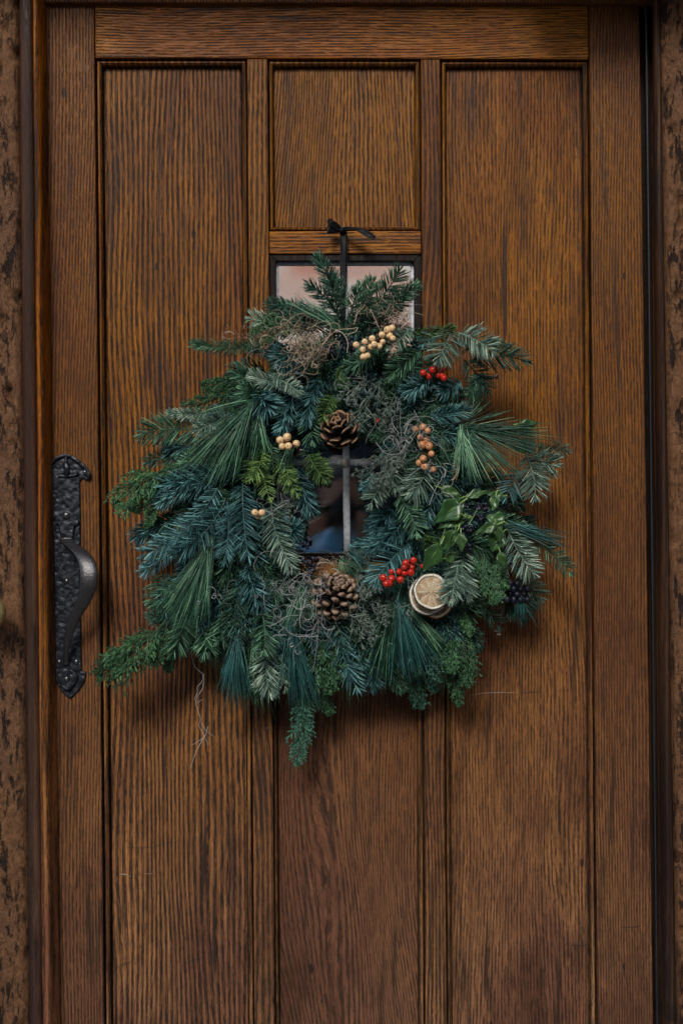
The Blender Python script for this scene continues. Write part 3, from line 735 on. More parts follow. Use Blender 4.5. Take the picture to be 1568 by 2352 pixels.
def spray(q, bx, by, tx, ty, width=.38, kind='cedar', lay=1, bend=None, n1=16, n2=7, w=.0009, ang=34, jitter=.1, name='cedar_sprig', third=True, dT=None, droop=.12):
    """flat branching spray (cedar, cypress, heather)"""
    d0, d1 = LAY[lay]
    if dT is not None: d1 = dT
    a, b = P(*Z(q, bx, by), d0), P(*Z(q, tx, ty), d1)
    if bend is None: bend = U(-.15, .15)
    cv = bez(a, b, bend, 14, .01); L = np.linalg.norm(b-a)
    bt = Batch(); k = 5; s = np.linspace(0, 1, k)[None, :, None]
    bt.tubes(cv[None], (np.linspace(1.5, .6, 14)*w)[None], (0, -1, 0), 1, 4, [.25])
    def branches(p, T, side, ln, ang_, rr, rnd):
        view = nrmz(CAMP-p); N = nrmz(view-(view*T).sum(1, keepdims=True)*T); B = np.cross(T, N)
        m = len(p); a_ = np.radians(ang_)+rng.normal(0, jitter, m)
        d = np.cos(a_)[:, None]*T+np.sin(a_)[:, None]*(side[:, None]*B+rng.normal(.12, .3, m)[:, None]*N)
        down = np.array((0, 0, -1.0))
        pts = p[:, None]+ln[:, None, None]*(s*d[:, None]+s**2*(T*.15+droop*down+rng.normal(0, jitter*.7, (m, 3)))[:, None])
        bt.tubes(pts, rr[:, None]*np.array((.75, 1.0, 1.0, .85, .35))[None], N, .8, 3, rnd)
        return pts
    t = np.linspace(.12, .97, n1); p, T = along(cv, t); side = np.where(np.arange(n1) % 2, 1., -1.)
    env = np.sin(np.pi*np.clip(t*.82+.2, 0, 1))**.8
    l1 = L*width*env*rng.normal(1, .13, n1)
    p1 = branches(p, T, side, l1, ang, np.full(n1, w*1.15), rng.random(n1)*.6+.1)
    # second order
    P2, T2, S2, L2 = [], [], [], []
    for i in range(n1):
        tt = np.linspace(.15, .95, n2); q_, t_ = along(p1[i], tt)
        P2.append(q_); T2.append(t_); S2.append(np.where(np.arange(n2) % 2, 1., -1.)); L2.append(l1[i]*.42*(1-.55*tt)*rng.normal(1, .15, n2))
    P2, T2, S2, L2 = map(np.concatenate, (P2, T2, S2, L2))
    p2 = branches(P2, T2, S2, L2, ang-2, np.full(len(P2), w*1.05), rng.random(len(P2)))
    if third:
        P3, T3, S3, L3 = [], [], [], []
        for tt in (.25, .45, .62, .8):
            for sg in (-1., 1.):
                f = tt*(k-1); i = int(f); g = f-i
                P3.append(p2[:, i]*(1-g)+p2[:, i+1]*g); T3.append(nrmz(p2[:, i+1]-p2[:, i])); S3.append(np.full(len(p2), sg)); L3.append(np.maximum(L2*.35, .0028)*rng.normal(1, .2, len(p2)))
        P3, T3, S3, L3 = map(np.concatenate, (P3, T3, S3, L3))
        keep = rng.random(len(P3)) < .75; P3, T3, S3, L3 = P3[keep], T3[keep], S3[keep], L3[keep]
        branches(P3, T3, S3, L3, ang, np.full(len(P3), w*.85), rng.random(len(P3)))
    return bt.build(name, FM[kind], wreath, a)

def moss(q, cx, cy, rx, ry, n=50, kind='moss', lay=2, ln=.07, w=.00045, drift=(0, 0), curl=1.0):
    n = max(3, int(n*1.1)); w = w*1.15; ln = ln*.62; curl = curl*1.15
    c = P(*Z(q, cx, cy), LAY[lay][1]+.004); k = 16
    p = c+rng.normal(0, 1, (n, 3))*np.array((rx*ZU*.5, .008, ry*ZU*.5))
    d = nrmz(rng.normal(0, 1, (n, 3))*np.array((1, .45, 1))+np.array((drift[0], 0, -drift[1]))*1.2)
    ax = nrmz(rng.normal(0, 1, (n, 3))*np.array((.5, 1.6, .5)))
    om = rng.normal(0, 1, n)*.42*curl; st = ln/k*U(.4, 1.2, n)
    pts = [p]
    for i in range(k-1):
        om = om*.93+rng.normal(0, .10, n)*curl
        d = nrmz(d+np.cross(ax, d)*om[:, None]+rng.normal(0, .07, (n, 3))-(pts[-1]-c)*np.array((1, 6, 1))*1.2+np.array((drift[0], 0, -drift[1]))*.05)
        pts.append(pts[-1]+d*st[:, None])
    pts = np.stack(pts, 1)
    bt = Batch(); bt.tubes(pts, (U(.7, 1.3, n)*w)[:, None]*np.linspace(1.1, .5, k)[None], rng.normal(0, 1, (n, 3)), 1, 3)
    return tag(bt.build('moss_tangle', FM[kind], wreath, c), kind='stuff')

# base ring of bundled moss and stems
def ring():
    bt = Batch(); n, k = 420, 7; c = P(780, 1150, .028)
    th0 = U(0, 2*math.pi, n); R = rng.normal(.150, .016, n); dp = rng.normal(0, .011, n)
    span = U(.15, .45, n)*rng.choice([-1, 1], n); dr = rng.normal(0, .02, n)
    s = np.linspace(0, 1, k)[None]
    th = th0[:, None]+span[:, None]*s; r = R[:, None]+dr[:, None]*s
    pts = np.stack([c[0]+r*np.cos(th), c[1]-dp[:, None]-.012*np.sin(s*3.1)*np.ones_like(th), c[2]+r*1.12*np.sin(th)], -1)
    bt.tubes(pts, np.full((n, k), .0022), (0, -1, 0), 1, 4, rng.random(n)*.5)
    t = np.linspace(0, 2*math.pi, 60); rr = np.stack([c[0]+.150*np.cos(t), np.full(60, c[1]+.004), c[2]+.168*np.sin(t)], -1)
    bt.tubes(rr[None], np.full((1, 60), .021), (0, -1, 0), .8, 10, [.1])
    bt.build('wreath_ring', FM['dark'], wreath, c)
ring()

# filler sprigs behind
def filler():
    cx, cy = 780, 1150
    for i in range(92):
        th = 2*math.pi*(i+U(-.4, .4))/92*1.0
        r0 = U(150, 250); ang = th+U(-.5, .5)
        # outer reach follows the shaggy outline: wider at the lower left and right
        reach = 300+60*math.cos(th)**2-30*math.sin(th)+U(-40, 40)
        if math.sin(th) < -.55: reach -= 40
        x0, y0 = cx+r0*math.cos(th), cy+r0*math.sin(th)
        x1, y1 = cx+reach*math.cos(ang), cy+reach*math.sin(ang)+25
        a0, b0, k0 = CONV['A']
        fir('A', (x0-a0)/k0, (y0-b0)/k0, (x1-a0)/k0, (y1-b0)/k0, U(62, 92), random.choice(['dark', 'dark', 'green', 'blue']), 'brush', 0, dT=U(.02, .05), dB=U(.03, .055), dens=.62)
filler()
def filler2():
    a0, b0, k0 = CONV['A']; g = lambda x, y: ((x-a0)/k0, (y-b0)/k0)
    for i in range(30):
        x, y = U(655, 915), U(745, 985); an = U(-math.pi, 0) if y < 860 else U(0, 2*math.pi); L = U(70, 120)
        x1, y1 = x+L*math.cos(an), max(690, min(1015, y+L*math.sin(an)))
        fir('A', *g(x, y), *g(x1, y1), U(60, 85), random.choice(['dark', 'dark', 'green']), 'brush', 1, dT=U(.045, .07), dens=.7)
    for i in range(64):
        th = 2*math.pi*(i+U(-.4, .4))/64; r0 = U(190, 235); L = U(90, 150); an = th+U(-1.0, 1.0)
        x, y = 780+r0*math.cos(th), 1155+r0*1.08*math.sin(th)
        x1, y1 = x+L*math.cos(an), y+L*math.sin(an)
        fir('A', *g(x, y), *g(x1, y1), U(66, 92), random.choice(['dark', 'green', 'blue', 'blue']), 'brush', 1, dT=U(.05, .08), dB=.05, dens=.7)
filler2()
def filler3():
    a0, b0, k0 = CONV['A']; g = lambda x, y: ((x-a0)/k0, (y-b0)/k0)
    for i in range(120):
        th = math.radians(U(4, 176)); R = U(200, 372); x, y = 770+R*math.cos(th), 1150+R*1.02*math.sin(th)
        an = th*.55+.45*math.pi/2+U(-.35, .35); L = U(90, 140)
        if y+L*math.sin(an) > 1600 or x+L*math.cos(an) > 1270: continue
        fir('A', *g(x, y), *g(x+L*math.cos(an), y+L*math.sin(an)), U(70, 98), random.choice(['green', 'blue', 'blue', 'dark', 'green']), random.choice(['brush', 'flat']), 1, dT=U(.06, .085), dB=.06, dens=.9, bend=U(-.2, .2))
    for i in range(54):
        th = math.radians(U(150, 390)); R = U(215, 300); x, y = 770+R*math.cos(th), 1120+R*math.sin(th)
        an = th+U(-.6, .6); L = U(70, 115)
        fir('A', *g(x, y), *g(x+L*math.cos(an), y+L*math.sin(an)+20), U(62, 90), random.choice(['green', 'blue', 'dark', 'green']), 'brush', 1, dT=U(.06, .085), dB=.06, dens=.9, bend=U(-.2, .2))
filler3()
def skirt():
    a0, b0, k0 = CONV['A']; g = lambda x, y: ((x-a0)/k0, (y-b0)/k0)
    for i in range(34):
        x = 470+(1050-470)*(i+U(-.4, .4))/33; yt = 1545+50*math.sin(i*1.7)+U(-25, 25)
        if x < 540: yt -= 55
        L = U(110, 150); dx = (x-790)*.10+U(-22, 22)
        if i % 3 == 1: pine('A', *g(x-dx, yt-L*1.15), [g(x-26, yt), g(x+4, yt+22), g(x+30, yt-4)], 56, random.choice(['pine', 'pineblue']), 1)
        else: fir('A', *g(x-dx, yt-L), *g(x, yt), U(66, 88), random.choice(['green', 'blue', 'green', 'dark']), random.choice(['brush', 'flat']), 1, dT=U(.05, .08), dB=.06, dens=.95)
    for i in range(22):
        x, y = U(340, 760), U(1310, 1430); L = U(80, 120); an = math.radians(U(70, 135))
        fir('A', *g(x, y), *g(x+L*math.cos(an), y+L*math.sin(an)), U(66, 90), random.choice(['green', 'blue', 'dark']), random.choice(['brush', 'flat']), 1, dT=U(.065, .085), dB=.065)
skirt_later = skirt

exec_list = '''
A 1455 470 1305 70 66 dark brush 2
A 1480 520 1245 255 66 dark brush 2
A 1500 450 1420 190 60 dark brush 1
A 1480 560 1060 385 60 dark brush 1
A 1330 540 1085 470 66 dark brush 1
A 1040 520 868 500 70 pale flat 1
A 1180 500 1040 380 48 dark brush 1
A 930 672 500 655 56 green brush 2
A 1200 690 880 690 62 blue brush 1
A 1200 760 1040 700 70 blue brush 2
A 1180 700 1060 800 100 blue bud 2
A 1130 760 1200 880 62 blue brush 2
A 1100 905 875 848 62 pale brush 2
A 1040 880 1235 985 60 pale brush 3
A 1300 860 1100 905 60 dark brush 1
A 960 985 1060 1130 105 blue bud 2
A 1190 950 1080 1260 78 blue brush 2
A 1340 880 1240 1210 84 blue brush 2
A 1290 1120 1300 1320 74 green flat 2
A 1430 990 1345 1165 66 olive flat 3
A 1340 960 1440 1100 70 dark brush 1
A 640 1110 355 1105 48 pale brush 2
A 760 1105 530 1225 66 pale brush 3
A 650 1230 160 1235 108 green flat 2
A 640 1270 330 1350 84 blue brush 1
A 520 1390 205 1425 66 dark brush 1
A 760 830 830 980 70 dark brush 0
A 1000 840 760 830 70 dark brush 0
A 860 960 700 1000 60 dark brush 0
A 980 1330 900 1545 66 olive flat 3
A 1030 1300 1050 1480 60 green flat 2
A 1330 1330 1250 1400 60 dark brush 1
A 1270 1370 1400 1560 66 olive flat 2
A 1120 1430 1150 1560 60 olive flat 3
A 1230 760 1360 860 66 dark brush 1
A 1450 820 1380 960 66 dark brush 1
A 1540 640 1480 820 66 dark brush 1
A 1250 1240 1330 1340 70 blue brush 1
B 60 470 135 275 66 green brush 2
B 100 470 205 215 72 green brush 2
B 130 460 400 160 84 green flat 3
B 170 470 510 265 72 green brush 2
B 240 500 440 330 72 dark brush 1
B 40 560 200 440 66 dark brush 1
B 440 555 290 705 66 pale flat 3
B 620 570 500 690 60 blue flat 2
B 710 570 600 800 112 pale flat 3
B 740 590 1000 725 100 pale flat 3
B 420 590 740 555 50 olive brush 2
B 930 650 1085 690 46 green brush 2
B 810 770 1220 770 92 dark flat 2
B 780 760 950 985 78 dark flat 1
B 560 640 330 760 72 dark brush 1
B 230 700 5 830 72 green brush 2
B 520 700 280 900 92 green brush 2
B 470 760 110 900 60 dark brush 1
B 640 760 460 860 72 dark brush 2
B 880 700 700 640 60 dark brush 1
B 580 880 380 1000 84 blue brush 2
B 700 940 520 890 60 dark brush 1
B 760 900 600 990 78 blue brush 2
B 500 900 400 1100 84 blue brush 1
B 560 1130 830 1070 72 blue brush 2
B 320 1010 560 1120 70 blue brush 1
B 320 1260 170 1240 54 green brush 2
B 1230 1370 1470 1340 56 dark flat 2
B 1190 1390 1400 1450 92 pale flat 2
B 1100 1340 1240 1300 60 dark brush 1
B 620 1100 700 1230 60 dark brush 1
B 380 1100 250 1160 60 dark brush 1
B 700 1290 560 1330 54 green brush 1
B 330 1290 250 1380 54 blue flat 2
B 500 1350 410 1500 60 green flat 1
B 900 840 820 1000 72 dark brush 1
C 800 40 340 175 92 blue brush 2
C 780 110 370 260 88 blue brush 2
C 780 150 270 615 92 blue flat 3
C 830 220 480 615 96 blue flat 3
C 700 60 440 90 90 blue brush 1
C 840 240 820 655 82 blue flat 3
C 940 120 980 640 92 blue flat 3
C 1010 220 1040 480 84 blue brush 1
C 1120 230 1280 712 90 pale flat 3
C 1140 260 1180 560 80 blue brush 2
C 1290 20 1385 340 84 blue brush 2
C 1200 20 1330 250 72 blue brush 1
C 1200 440 1330 410 78 blue bud 2
C 1230 360 1260 510 78 blue brush 2
C 1010 -40 960 115 66 olive flat 3
C 1060 20 1115 245 62 olive flat 3
C 1150 -30 1300 220 62 olive flat 3
C 1360 -60 1480 125 70 olive flat 3
C 900 160 880 320 66 dark brush 1
C 460 690 320 900 70 green flat 1
C 620 880 320 990 72 dark brush 1
C 560 980 480 1245 84 green flat 2
C 680 1040 700 1250 92 green flat 2
C 560 960 400 1120 72 dark brush 1
C 820 930 780 1165 90 green flat 2
C 960 700 905 1200 105 dark flat 2
C 930 640 740 760 80 blue brush 1
C 980 660 1080 960 100 blue brush 2
C 1050 640 1200 700 66 dark brush 1
C 1180 640 1130 800 70 dark brush 1
C 1060 940 1075 1240 92 green flat 3
C 1110 1150 1110 1510 88 pale flat 2
C 1210 1200 1215 1465 54 pale flat 2
C 1180 700 1290 860 66 dark brush 1
C 1480 930 1560 1170 84 blue flat 2
C 1000 700 880 620 70 blue brush 1
C 720 700 640 580 66 dark brush 0
C 1300 1000 1200 1230 72 dark brush 1
C 1480 1080 1420 1290 72 dark brush 1
C 1450 1230 1560 1400 66 dark brush 1
D 330 -40 335 200 72 pale flat 2
D 540 -30 430 235 108 pale flat 3
D 290 110 165 290 76 pale flat 3
D 200 60 140 200 60 blue brush 1
D 360 190 500 485 84 green flat 3
D 620 170 510 410 76 blue flat 2
D 330 290 180 470 96 blue brush 1
D 400 350 150 560 92 blue brush 2
D 430 440 30 560 70 blue brush 1
D 450 500 180 790 98 blue flat 3
D 500 420 420 620 84 blue brush 1
D 540 430 600 560 72 green brush 2
D 560 540 575 470 66 olive bud 3
D 560 400 480 560 70 dark brush 1
D 740 640 650 885 84 pale flat 4
D 720 700 700 900 70 pale flat 4
D 790 540 800 895 92 pale flat 3
D 850 560 760 700 72 green brush 2
D 650 580 560 720 66 dark brush 1
D 1060 420 1245 735 104 pale flat 3
D 1230 500 1485 715 66 green flat 2
D 1180 -60 1245 245 100 pale flat 3
D 1130 40 1030 250 84 blue flat 2
D 1010 40 860 170 78 dark brush 1
D 900 250 1180 250 80 dark brush 1
D 1000 300 1230 390 78 dark brush 0
D 1100 740 1300 880 78 dark flat 1
D 1020 800 1110 980 78 dark brush 0
D 880 880 1020 1060 64 dark flat 1
D 780 1020 880 1200 64 dark brush 1
D 900 780 800 960 64 dark brush 1
D 400 850 480 990 84 pale flat 2
D -20 990 115 1480 92 blue flat 2
D -30 900 60 1180 84 green flat 2
D 60 860 180 1000 66 dark brush 1
D 700 880 560 1050 72 dark brush 0
D 560 1000 700 1180 72 dark brush 0
D 150 640 30 700 60 dark brush 1
D 420 680 340 830 72 dark brush 1
D 230 1080 140 1240 66 dark brush 1
D 1040 320 960 460 60 dark brush 1
'''
for ln_ in exec_list.strip().splitlines():
    q, a, b, c, d, nl, kind, style, lay = ln_.split()
    fir(q, float(a), float(b), float(c), float(d), float(nl)*1.0, kind, style, int(lay))

# pines
pine('A', 1500, 590, [(1120,410),(1200,370),(1300,400),(1420,430)], 80, 'pine', 2)
pine('A', 1500, 640, [(1420,500),(1540,430),(1640,520)], 46, 'pine', 1)
pine('A', 900, 1030, [(580,1085),(640,1130)], 12, 'pine', 3)
pine('A', 900, 1040, [(540,1400),(440,1450),(600,1560),(700,1560),(800,1520)], 120, 'pine', 3)
pine('A', 960, 1100, [(760,1560),(860,1500),(1000,1420),(1040,1380)], 80, 'pine', 2)
pine('A', 1150, 1300, [(1080,1500),(1140,1560),(1200,1480)], 26, 'pine', 2)
pine('B', 760, 1180, [(900,980),(1000,1060),(1110,1110)], 26, 'pine', 1)
pine('B', 760, 1190, [(1130,1190),(1360,1230),(1330,1330),(1250,1430)], 120, 'pine', 3)
pine('B', 760, 1190, [(1200,1480),(1060,1540),(920,1560),(760,1540),(700,1500)], 120, 'pine', 3)
pine('B', 640, 1230, [(560,1230),(640,1420),(700,1480)], 24, 'pine', 2)
pine('B', 850, 900, [(960,1060),(860,1120),(780,1130)], 28, 'pine', 1)
pine('C', 740, 470, [(390,960),(450,1020),(520,1080)], 110, 'pine', 3, spread=.04)
pine('C', 745, 470, [(520,1080),(610,1110),(690,1040),(720,940)], 120, 'pine', 3, spread=.035)
pine('C', 730, 500, [(270,690),(330,640)], 2, 'pine', 3)
pine('C', 900, 1080, [(770,1440),(840,1540),(900,1540),(1010,1560)], 130, 'pineblue', 2)
pine('C', 1000, 1120, [(960,1540),(1060,1600),(1160,1560)], 60, 'pine', 1)
pine('C', 700, 1000, [(540,1180),(640,1260),(760,1300)], 60, 'pine', 1)
pine('C', 1240, 950, [(1200,1520),(1300,1570),(1420,1560)], 110, 'pineblue', 2)
pine('C', 1320, 740, [(1200,1040),(1290,1090),(1400,1000)], 70, 'pine', 3)
pine('C', 1380, 780, [(1330,1060),(1430,1010)], 30, 'pine', 3)
pine('D', 330, 830, [(130,1330),(230,1420),(330,1380)], 90, 'pine', 2)
pine('D', 340, 830, [(330,1380),(440,1430),(560,1400),(650,1330)], 120, 'pineblue', 2)
pine('D', 420, 900, [(560,1100),(700,1180),(650,1300)], 40, 'pine', 2)
pine('D', 400, 640, [(330,900),(420,960),(470,900)], 24, 'pine', 2)
pine('D', 1040, 390, [(1220,400),(1460,465),(1430,560)], 60, 'pineblue', 2)
pine('D', 1130, 840, [(1290,900),(1250,1040),(1120,1040)], 80, 'pineblue', 1)
pine('D', 80, 1060, [(60,1300),(150,1380),(230,1350)], 50, 'pine', 1)
pine('D', 0, 600, [(-60,720),(120,760),(230,700)], 40, 'pine', 2)
pine('D', 60, 560, [(200,640),(140,720)], 24, 'pineblue', 2)

skirt_later()
# cedar sprays
spray('A', 1190, 540, 900, 600, .35, 'cedar', 2)
spray('A', 1160, 520, 960, 500, .3, 'cedar', 1)
spray('A', 900, 900, 490, 1075, .32, 'cedar', 1)
spray('A', 860, 870, 590, 915, .3, 'cedar', 1)
spray('A', 560, 1400, 130, 1560, .32, 'cedar', 2)
spray('C', 470, 20, 130, 280, .36, 'cedar', 3, bend=-.12)
spray('C', 460, 80, 240, 300, .34, 'cedar', 2)
spray('C', 420, 150, 320, 410, .16, 'cedar', 2)
spray('C', 470, 1000, 5, 1350, .34, 'cedar', 2, bend=.08, n1=20)
spray('C', 440, 1010, 100, 1310, .33, 'cedar', 3, bend=.04, n1=18)
spray('C', 460, 1010, 350, 1270, .3, 'cedar', 2)
spray('C', 520, 1100, 460, 1330, .22, 'cedar', 1)
spray('C', 520, 860, 420, 1010, .3, 'cedar', 1)
spray('C', 1420, 1000, 1480, 1470, .26, 'cedar', 2, n1=20)
spray('C', 1330, 1350, 1275, 1930, .20, 'cedarblue', 1, n1=22)
spray('C', 1300, 1380, 1360, 1690, .22, 'cedarblue', 1)
spray('C', 1400, 1300, 1500, 1600, .22, 'cedar', 1)
spray('D', 880, 540, 1000, 880, .28, 'cedar', 3, n1=20)
spray('D', 960, 560, 1040, 800, .26, 'cedar', 2)
spray('D', 860, 560, 930, 740, .28, 'cedar', 2)
spray('D', 740, 1060, 690, 1330, .3, 'cedar', 2)
spray('D', 760, 1060, 800, 1420, .28, 'cedar', 2)
spray('D', 720, 1200, 745, 1545, .2, 'cedar', 1)
spray('D', 760, 930, 830, 1080, .3, 'cedar', 2)
spray('D', 420, 1200, 520, 1560, .24, 'cedarblue', 0)
spray('D', 560, 1220, 600, 1450, .26, 'cedarblue', 1)
spray('D', 800, 1050, 880, 1190, .28, 'cedarblue', 1)
# grey twiggy sprays
def twig(*a, **k):
    k.setdefault('kind', 'twig'); k.setdefault('name', 'heather_twig'); k.setdefault('w', .00085); k.setdefault('jitter', .30); k.setdefault('ang', 44); k.setdefault('n1', 9); k.setdefault('n2', 5)
    return spray(*a, **k)
twig('B', 260, 880, 50, 1180, .38, lay=3)
twig('B', 220, 880, -20, 1010, .36, lay=2)
twig('B', 350, 960, 260, 1180, .36, lay=2)
twig('B', 400, 1250, 110, 1540, .34, lay=3)
twig('B', 440, 1300, 230, 1570, .34, lay=3)
twig('D', 40, 640, 260, 790, .36, lay=2)
twig('D', 60, 690, 180, 840, .40, lay=3)
twig('D', 80, 830, 300, 1010, .36, lay=3)
twig('D', 60, 860, 200, 1120, .36, lay=3)
twig('D', 0, 560, 190, 640, .36, lay=2)
twig('D', 160, 860, 390, 960, .3, lay=2)
twig('C', 1160, 430, 1230, 240, .34, lay=2)
twig('D', 500, 1150, 600, 1400, .3, lay=2, kind='cedarblue')
# moss
moss('A', 950, 610, 190, 60, 36, 'moss', 3, .08)
moss('A', 1230, 640, 160, 130, 84, 'moss', 3, .10, w=.0005)
moss('A', 1290, 740, 130, 80, 40, 'moss', 3, .07)
moss('B', 300, 440, 180, 90, 26, 'moss', 3, .06, curl=.6)
moss('B', 360, 490, 90, 50, 30, 'moss', 2, .05)
moss('B', 100, 930, 160, 80, 16, 'mossgrey', 2, .06, curl=.5)
moss('B', 420, 1220, 180, 150, 46, 'mossgrey', 3, .10)
moss('B', 620, 1450, 120, 120, 12, 'mossgrey', 3, .08, curl=.7)
moss('C', 1250, 790, 200, 80, 34, 'mossgrey', 3, .10, w=.0005)
moss('C', 1400, 900, 90, 220, 36, 'mossgrey', 3, .12, drift=(0, .5), w=.0005)
moss('C', 1210, 1020, 60, 160, 14, 'mossgrey', 3, .09, drift=(0, .5))
moss('C', 1200, 220, 120, 110, 34, 'mossgrey', 2, .06)
moss('C', 860, 860, 200, 60, 8, 'mossgrey', 3, .07)
moss('C', 1470, 660, 120, 50, 36, 'moss', 2, .05)
moss('D', 60, 960, 200, 90, 40, 'twig', 3, .07, curl=.6)
moss('D', 450, 760, 60, 200, 6, 'mossgrey', 3, .08)
moss('D', 1010, 1050, 60, 60, 1, 'mossgrey', 1, .02)

def strand(pts, w, kind, name='moss_strand', d=.05, rough=False):
    p = np.array([P(x, y, dd if (dd := (z[2] if len(z := (x, y)) > 2 else d)) else d) for x, y in pts])
    # smooth
    t = np.linspace(0, len(p)-1, len(p)*6); i = np.clip(t.astype(int), 0, len(p)-2); g = (t-i)[:, None]; c = p[i]*(1-g)+p[i+1]*g
    for _ in range(6): c[1:-1] = (c[:-2]+2*c[1:-1]+c[2:])/4
    c += rng.normal(0, .0003, c.shape)
    bt = Batch(); bt.tubes(c[None], (np.linspace(1.1, .6, len(c))*w)[None], (0, -1, 0), 1, 5, [.8]); return bt.build(name, FM[kind], wreath, c[0])
strand([(441,1500),(442,1520),(450,1536),(467,1547),(466,1565),(452,1578),(455,1590),(447,1602),(452,1616),(465,1606)], .0005, 'mossgrey', d=.035)
strand([(468,1547),(468,1575),(462,1590),(451,1600),(450,1620),(462,1650),(455,1668),(470,1690),(478,1712)], .0005, 'mossgrey', d=.032)
strand([(470,1690),(462,1705),(452,1722),(445,1742),(438,1765)], .0005, 'mossgrey', d=.03)
strand([(462,1660),(475,1680),(492,1692)], .0004, 'mossgrey', d=.03)
strand([(478,1668),(472,1690),(460,1700),(440,1712)], .0004, 'mossgrey', d=.03)
strand([(365,1484),(370,1505),(368,1522)], .0005, 'mossgrey', d=.03)
# wiry brown tendrils near the ribbon
for pts in ([(735,800),(752,775),(775,757),(800,756),(822,752)], [(752,775),(742,790),(735,812)], [(770,758),(790,766),(800,790),(795,812)], [(822,752),(815,765),(790,768)], [(790,756),(812,742),(830,730)], [(765,760),(760,790),(768,815)],
            [(812,745),(820,720),(838,700)], [(880,720),(900,700),(915,690)], [(850,710),(862,735),(874,760)], [(868,808),(880,780),(872,760),(885,742)]):
    strand(pts, .0007, 'stem' if U() < .5 else 'moss', 'tendril', d=.10)
strand([(1016,1130),(1035,1135),(1045,1150),(1060,1164)], .0006, 'mossgrey', d=.12)
strand([(985,1160),(1000,1120),(1018,1095),(1010,1078)], .0005, 'mossgrey', d=.12)

# ------------------------------------------------------------------ berries
def berry_proto(mat, rz=1.0):
    V, F = uvs(1.0, 14, 10, sz=rz)
    V = V.copy(); top = V[:, 2] > .93; V[top, 2] -= .12
    me_o = mesh_ob('berry', V, F, mat, None, origin=(0, 0, 0)); return me_o
def berries(q, pts, r, mat, label=None, d=.11, dark_eye=True, stems=True, jit=.006, name='berry_sprig', hub=None):
    c = P(*Z(q, *np.mean(pts, 0)), d-.02)
    g = thing(name, c, None, None, parent=wreath)
    if label: g['label'] = label
    proto = None
    for (x, y) in pts:
        rr = r*ZU*U(.80, 1.14); p = P(*Z(q, x, y), d+U(-jit, jit))
        if proto is None:
            proto = berry_proto(mat); o = proto; place(o, p, g)
        else: o = share('berry', proto, p, g)
        o.scale = (rr, rr, rr*U(.94, 1.04)); 
        v = nrmz(CAMP-p)+rng.normal(0, .55, 3); o.rotation_euler = Vector(tuple(v)).to_track_quat('Z', 'Y').to_euler()
        if dark_eye:
            n = Vector(tuple(nrmz(v))); V, F = uvs(rr*.17, 8, 6, sz=.7)
            mesh_ob('berry_eye', V+p+np.array(n)*rr*.86, F, BLK, g)
    if stems:
        bt = Batch(); h = P(*Z(q, *(hub or np.mean(pts, 0))), d-.012)
        A = np.array([[h, (h+P(*Z(q, x, y), d))/2+rng.normal(0, .002, 3), P(*Z(q, x, y), d-.002)] for x, y in pts])
        bt.tubes(A, np.full((len(pts), 3), .0007), (0, -1, 0), 1, 4)
        bt.build('berry_stem', FM['stem'], g)
    return g
berries('A', [(1090,1275),(1135,1255),(1103,1315),(1143,1313),(1193,1298)], 23, YB, 'five cream orange berries left of the upper pine cone', d=.125)
berries('C', [(1016,308),(1060,309),(1035,332)], 21, YB, 'three small orange berries on the left side', d=.125)
berries('B', [(92,667),(147,647),(195,627),(187,680),(208,663),(134,697),(240,676),(262,648),(257,603),(305,607),(292,570),(321,560),(327,625),(140,745),(165,735)], 21, YB, 'long cluster of cream berries near the top', d=.125)
berries('B', [(517,1193),(548,1215),(513,1306),(558,1313),(572,1362),(495,1420),(530,1443),(585,1462),(520,1392),(540,1278),(470,1205),(500,1255)], 23, OB, 'string of orange berries right of the window', d=.122)
berries('B', [(520,846),(556,868),(580,827),(617,806),(649,818),(618,862),(652,878),(640,862)], 20, RB, 'red berries on the upper right', d=.105, dark_eye=False)
berries('B', [(225,1150),(270,1160),(420,905)], 16, RB, 'dim red berries beside the upper cone', d=.065, dark_eye=False)
berries('D', [(408,629),(458,613),(447,654),(400,657),(520,650),(318,686),(365,685),(403,693),(441,690),(264,724),(285,762),(304,760),(375,736),(318,728)], 21, RB, 'bright red berries above the dried slices', d=.128, dark_eye=False, hub=(370, 705))
strand([(968,1302),(955,1294),(945,1300),(905,1318),(885,1328)], .0012, 'stem', 'berry_twig', d=.112)
strand([(652, 1014), (668, 1020), (680, 1024)], .0016, 'stem', 'berry_twig', d=.128)
strand([(822,792),(850,785),(880,772),(898,757)], .0010, 'stem', 'berry_twig', d=.112)
def cluster(q, cx, cy, rx, ry, n): return [(cx+rx*U(-1, 1)*.8, cy+ry*U(-1, 1)*.8) for _ in range(n)]
for (q, cx, cy, rx, ry, n, r, dd) in (('D',780,260,45,18,9,13,.11), ('D',885,262,45,30,12,13,.11), ('D',865,340,50,28,14,13,.11), ('D',800,420,38,35,13,13,.11), ('D',795,530,40,30,9,12,.10),
        ('C',1370,650,60,70,18,13,.10), ('C',1340,520,40,30,6,13,.09), ('D',530,1095,38,25,9,12,.085), ('B',30,660,60,50,12,13,.09), ('A',1390,690,50,50,12,13,.09)):
    berries(q, cluster(q, cx, cy, rx, ry, n), r, KB, None, d=dd, dark_eye=False, name='dark_berry_sprig')
hexc = [(1100+44*k+22*(j % 2)-70, 820+34*j-60) for j in range(4) for k in range(4)]
berries('D', hexc, 22, KB, 'tight cluster of large black berries at the lower right', d=.075, dark_eye=False, name='dark_berry_sprig')

